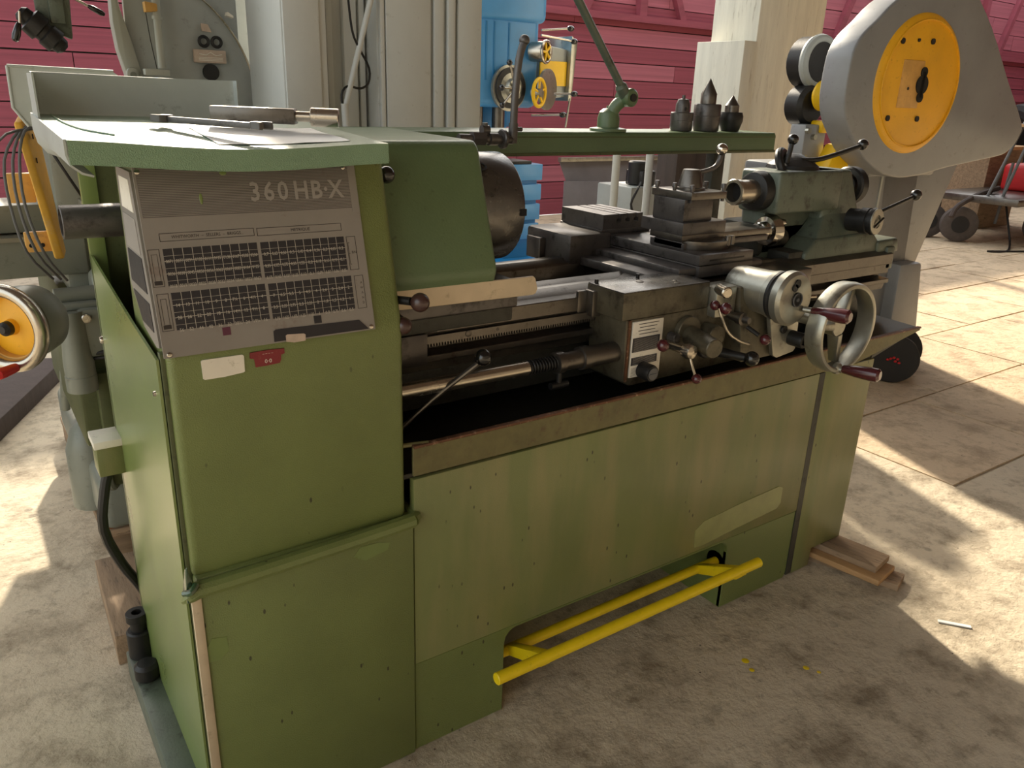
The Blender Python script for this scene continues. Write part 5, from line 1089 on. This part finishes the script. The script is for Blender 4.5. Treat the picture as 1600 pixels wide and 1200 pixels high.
def press():
    T = thing('power_press', 'grey power press with a huge flywheel guard and yellow centre disc', 'press', (4.2, 2.7, 0), rot=(0, 0, math.radians(-4.7)))
    # built around the press's own origin (x right, y back)
    R = ROOT[T]; inv = R.inverted()
    def L(p): v = inv @ Vector(p); return (v.x, v.z)
    out = [(3.794, 1.925), (3.69, 1.84), (3.602, 1.771), (3.555, 1.70), (3.543, 1.624), (3.540, 1.55), (3.546, 1.479), (3.575, 1.40), (3.633, 1.328), (3.71, 1.25), (3.807, 1.186), (3.93, 1.135), (4.071, 1.114), (4.20, 1.12), (4.30, 1.132), (4.446, 1.158), (4.70, 1.19), (4.93, 1.218), (5.0, 1.24), (5.05, 1.275), (5.085, 1.33), (5.078, 1.40), (4.845, 1.62), (4.60, 1.86), (4.38, 2.02), (4.2, 2.07), (4.0, 2.03)]
    def P(x, z, y=2.35): v = inv @ Vector((x, y, z)); return (v.x, v.z)
    cr = []                                                # rounded outline
    for i in range(len(out)):
        a, b_, c_, d_ = (Vector(out[(i+k) % len(out)]) for k in (-1, 0, 1, 2))
        for u in (0, .34, .67): cr.append(tuple(0.5*((2*b_)+(c_-a)*u+(2*a-5*b_+4*c_-d_)*u*u+(3*b_-a-3*c_+d_)*u**3)))
    poly = [P(*q) for q in cr]
    b = MB(); b.prism(poly, 'y', -.36, -.205, .012, 3)
    g = part('flywheel_guard', b, 'press_grey', T, 'rounded grey sheet flywheel guard', local=True)
    cx, cz = P(4.065, 1.565)
    b = MB(); b.rev((cx, -.372, cz), (0, 1, 0), [(0, .27), (-.006, .30), (.003, .322), (.014, .33), (.03, .33)][1:], 72)
    d = part('yellow_disc', b, 'yellow_press', T, 'large yellow disc at the centre of the guard', local=True)
    b = MB(); b.ring((cx, -.385, cz), (cx, -.375, cz), .30, .292, 64, .002); part('raised_ring', b, 'yellow_press', d, local=True)
    b = MB(); b.box(cx-.16, cx+.0, -.384, -.37, cz-.11, cz+.11, .004); part('recess', b, 'yellow_tan', d, local=True)
    b = MB()
    for (dx, dz, r) in ((0, 0, .045), (0, .058, .024), (0, -.058, .024)): b.cyl((cx+dx, -.39, cz+dz), (cx+dx, -.384, cz+dz), r, n=24)
    b.box(cx-.012, cx+.012, -.390, -.3845, cz-.06, cz+.06); part('key_hole', b, 'dark_void', d, local=True)
    for (dx, dz) in ((-.20, .19), (.03, .20), (-.21, -.16), (.02, -.16), (-.08, .20), (-.10, -.02)):
        r = .014 if abs(dx) != .08 and abs(dx) != .10 else .008
        part('bolt_hole', MB().cyl((cx+dx, -.385, cz+dz), (cx+dx, -.376, cz+dz), r, n=14), 'black_iron', d, local=True)
    # frame and body
    T2 = T
    b = MB(); b.hexa([(-.35, -.12, .0), (.50, -.12, .0), (.50, .40, .0), (-.35, .40, .0), (-.45, -.12, 1.15), (.42, -.12, 1.15), (.42, .40, 1.15), (-.45, .40, 1.15)], .02)
    b.hexa([(.15, -.12, .55), (.54, -.12, .55), (.54, .3, .55), (.15, .3, .55), (.10, -.12, 1.18), (.78, -.12, 1.18), (.78, .3, 1.18), (.10, .3, 1.18)], .01)
    b.box(-.12, .45, -.19, .06, 1.1, 1.8, .02)
    part('frame', b, 'press_grey', T, local=True)
    part('frame_seam', MB().box(.08, .095, -.126, -.118, .62, 1.15), 'far_grey', T, local=True)
    b = MB(); b.hexa([(.32, -.2, .0), (.62, -.2, .0), (.62, .3, .0), (.32, .3, .0), (.30, -.2, .60), (.50, -.2, .60), (.50, .3, .60), (.30, .3, .60)], .02); part('foot', b, 'press_grey', T, local=True)
    # gearing left of the guard
    b = MB(); b.cyl((-.42, -.02, 1.66), (-.42, .12, 1.66), .125, ch=.02).cyl((-.46, -.04, 1.45), (-.46, .08, 1.45), .10, ch=.02); part('gear_housing', b, 'black_iron', T, local=True)
    b = MB(); b.torus((-.42, 0, 1.66), (0, 1, 0), .11, .025, 36, 10); part('grey_ring', b, 'far_grey', T, local=True)
    b = MB(); b.cyl((-.44, -.10, 1.50), (-.44, -.05, 1.50), .075, ch=.02).box(-.46, -.40, -.12, -.04, 1.32, 1.38, .01); part('yellow_hub', b, 'yellow_bright', T, local=True)
    b = MB(); b.box(-.56, -.40, -.10, .0, 1.08, 1.36, .01); part('bolt_plate', b, 'press_grey', T, local=True)
    for (x, z) in ((-.55, 1.33), (-.50, 1.30), (-.555, 1.20), (-.50, 1.18), (-.54, 1.10)): part('bolt', MB().cyl((x, -.12, z), (x, -.10, z), .014, n=8), 'alu', T, local=True)
    b = MB(); b.hexa([(-.52, -.22, 1.06), (-.30, -.22, 1.06), (-.30, -.10, 1.06), (-.52, -.10, 1.06), (-.42, -.20, 1.27), (-.34, -.20, 1.27), (-.34, -.12, 1.27), (-.42, -.12, 1.27)], .012); part('yellow_cap', b, 'yellow_bright', T, local=True)
    # black transport rollers at its foot
    for (x, y, lab, red) in ((4.20, 2.26, 'nearer black roller wheel with a red centre by the press foot', 1), (4.40, 2.36, 'farther black roller wheel behind the red-centred one', 0)):
        t = thing('roller_wheel', lab, 'wheel', (x, y, 0), 'roller wheels at the press foot')
        ax = Vector((-.80, -.60, 0)); c = Vector((x, y, .135))
        part('tyre', MB().rev(c-ax*.03, ax, [(0, .11), (.003, .130), (.010, .135), (.05, .135), (.057, .130), (.060, .11), (.055, .05)], 44), 'rubber', t)
        if red:
            b = MB(); 
            for (u, z) in ((-.015, .005), (.01, -.008), (.02, .006), (-.03, -.002), (0, .012), (.03, -.014)): b.sph(c+ax*.026+Vector((.6, -.8, 0))*u+Vector((0, 0, z)), .012, (.7, .7, .6), 8)
            part('paint_blot', b, 'red_paint', t, kind='stuff')

def right_side():
    # trolley with pneumatic wheels
    T = thing('flat_trolley', 'old flat trolley with dusty rubber wheels near the right edge', 'trolley', (10.3, 4.6, 0))
    b = MB(); b.box(9.75, 12.2, 4.2, 5.2, .46, .54, .01); part('deck', b, 'steel_worn', T)
    b = MB(); b.tube([(9.45, 4.75, .30), (9.55, 4.75, .42), (9.9, 4.7, .55), (10.3, 4.7, .60)], .03, 8); part('drawbar', b, 'wood_dark', T)
    for (x, y) in ((9.72, 4.78), (9.70, 5.15), (10.55, 4.22)):
        ax = Vector((-.75, -.65, 0)); c = Vector((x, y, .20))
        w = part('wheel', MB().rev(c-ax*.07, ax, [(0, .10), (.0, .16), (.02, .20), (.12, .20), (.14, .16), (.135, .10)], 32), 'rubber_dusty', T)
        part('rim', MB().rev(c-ax*.075, ax, [(0, .03), (0, .095), (.15, .095), (.15, .03)], 24), 'rubber', w)
    for (p0, p1) in (((9.85, 4.6, .5), (10.35, 4.6, 1.35)), ((10.0, 4.5, .5), (10.42, 4.5, 1.35)), ((10.12, 4.7, .5), (10.5, 4.7, 1.25)), ((10.20, 4.6, .2), (10.3, 4.6, .9))):
        part('strut', MB().cyl(p0, p1, .018, n=8), 'cable_grey', T)
    b = MB(); b.box(10.25, 11.6, 4.5, 4.9, 1.30, 1.33); part('top_board', b, 'wood_fresh', T)
    b = MB(); b.tube([(10.1, 4.5, .5), (10.0, 4.35, .2), (9.9, 4.25, .03), (9.5, 4.1, .01), (9.3, 4.2, .01), (9.7, 4.0, .01)], .012, 8); part('loose_cable', b, 'black_iron', T)
    C = thing('red_canister', 'red canister on the trolley at the right edge', 'canister', (11.2, 4.75, .54))
    part('body', MB().box(10.85, 11.5, 4.5, 4.95, .54, .86, .05, 3), 'red_paint', C); part('cap', MB().cyl((11.1, 4.6, .86), (11.1, 4.6, .90), .05), 'black_iron', C)
    C = thing('tool_crate', 'brown wooden crate standing behind the trolley struts', 'crate', (11.2, 5.3, 0))
    part('body', MB().box(11.0, 11.9, 5.2, 5.7, 0, 1.0, .01), 'wood_dirty', C)
    part('shelf_board', MB().box(10.9, 12.0, 5.1, 5.75, 1.0, 1.04), 'wood_fresh', C)
    for (x0, x1, y0, z1, lab) in ((10.75, 11.20, 5.95, .30, 'low black crate by the red wall, nearest the press'), (11.25, 12.1, 5.85, .34, 'wider low black crate by the red wall, behind the trolley wheel')):
        t = thing('black_crate', lab, 'crate', ((x0+x1)/2, y0+.2, 0), 'black crates by the wall')
        part('body', MB().box(x0, x1, y0, y0+.5, 0, z1, .015), 'rubber', t); part('lid', MB().box(x0-.02, x1+.02, y0-.02, y0+.52, z1, z1+.03, .008), 'black_iron', t)
        for k in range(3): part('rib', MB().box(x0+.1+k*(x1-x0)/3.2, x0+.14+k*(x1-x0)/3.2, y0-.012, y0, .03, z1-.02), 'black_iron', t)
    t = thing('tyre_rack', 'dark rubber tyres on a low stand by the wall at the right edge', 'tyres', (15.4, 6.6, 0))
    for k, (x, z) in enumerate(((15.0, .9), (15.5, .95), (16.0, .9))): part('tyre', MB().torus((x, 6.75-.05*k, z), (.9, -.4, 0), .55, .15, 32, 10), 'rubber', t)
    part('stand', MB().box(14.6, 16.4, 6.4, 7.1, 0, .22, .01), 'rubber', t)
    # sheets leaning on the wall, small pump, stand poles
    for (pts, lab) in ((((5.15, .0), (5.35, .62), (5.95, .60), (5.95, .0)), 'smaller dark steel sheet leaning on the red wall'), (((5.65, .0), (5.42, .82), (7.2, .86), (7.2, .0)), 'larger grey steel sheet leaning on the red wall')):
        x = sum(p[0] for p in pts)/4; y = 6.5 if pts[0][0] < 5.3 else 6.7
        b = MB(); b.hexa([(pts[0][0], y, 0), (pts[3][0], y, 0), (pts[3][0], y+.012, 0), (pts[0][0], y+.012, 0), (pts[1][0], y+.25, pts[1][1]), (pts[2][0], y+.25, pts[2][1]), (pts[2][0], y+.262, pts[2][1]), (pts[1][0], y+.262, pts[1][1])])
        t = thing('steel_sheet', lab, 'steel sheet', (x, y, 0), 'steel sheets against the wall'); part('sheet', b, 'sheet_grey', t)
        if pts[0][0] > 5.3: part('bent_edge', MB().box(5.41, 7.2, 6.90, 6.96, .80, .845, .004), 'alu', t)
    T = thing('coolant_pump', 'small grey pump unit with a cable, seen between the shelf and tool block', 'pump', (3.9, 4.1, 0))
    b = MB(); b.box(3.74, 4.05, 4.0, 4.35, 0, .90, .012); part('tank', b, 'far_grey', T)
    b = MB(); b.cyl((3.90, 4.12, .90), (3.90, 4.12, 1.06), .07, ch=.01).box(3.86, 3.98, 4.03, 4.2, .90, 1.0, .01); part('motor', b, 'black_iron', T)
    b = MB(); b.tube([(3.82, 4.0, .93), (3.74, 3.95, .88), (3.70, 3.95, .80), (3.74, 3.95, .72)], .008, 8); part('cable', b, 'black_iron', T)
    for (x, lab) in ((3.05, 'thin grey pole under the shelf, left of the pump'), (3.30, 'thin grey pole under the shelf, in front of the pump')):
        single('stand_pole', MB().cyl((x, 3.4, 0), (x, 3.4, 1.28), .022, n=14), 'cabinet_grey', lab, 'pole', 'thin poles behind the rear shelf', loc=(x, 3.4, 0))
round_machine(); lockers(); radial_drill(); posts2(); press(); right_side()
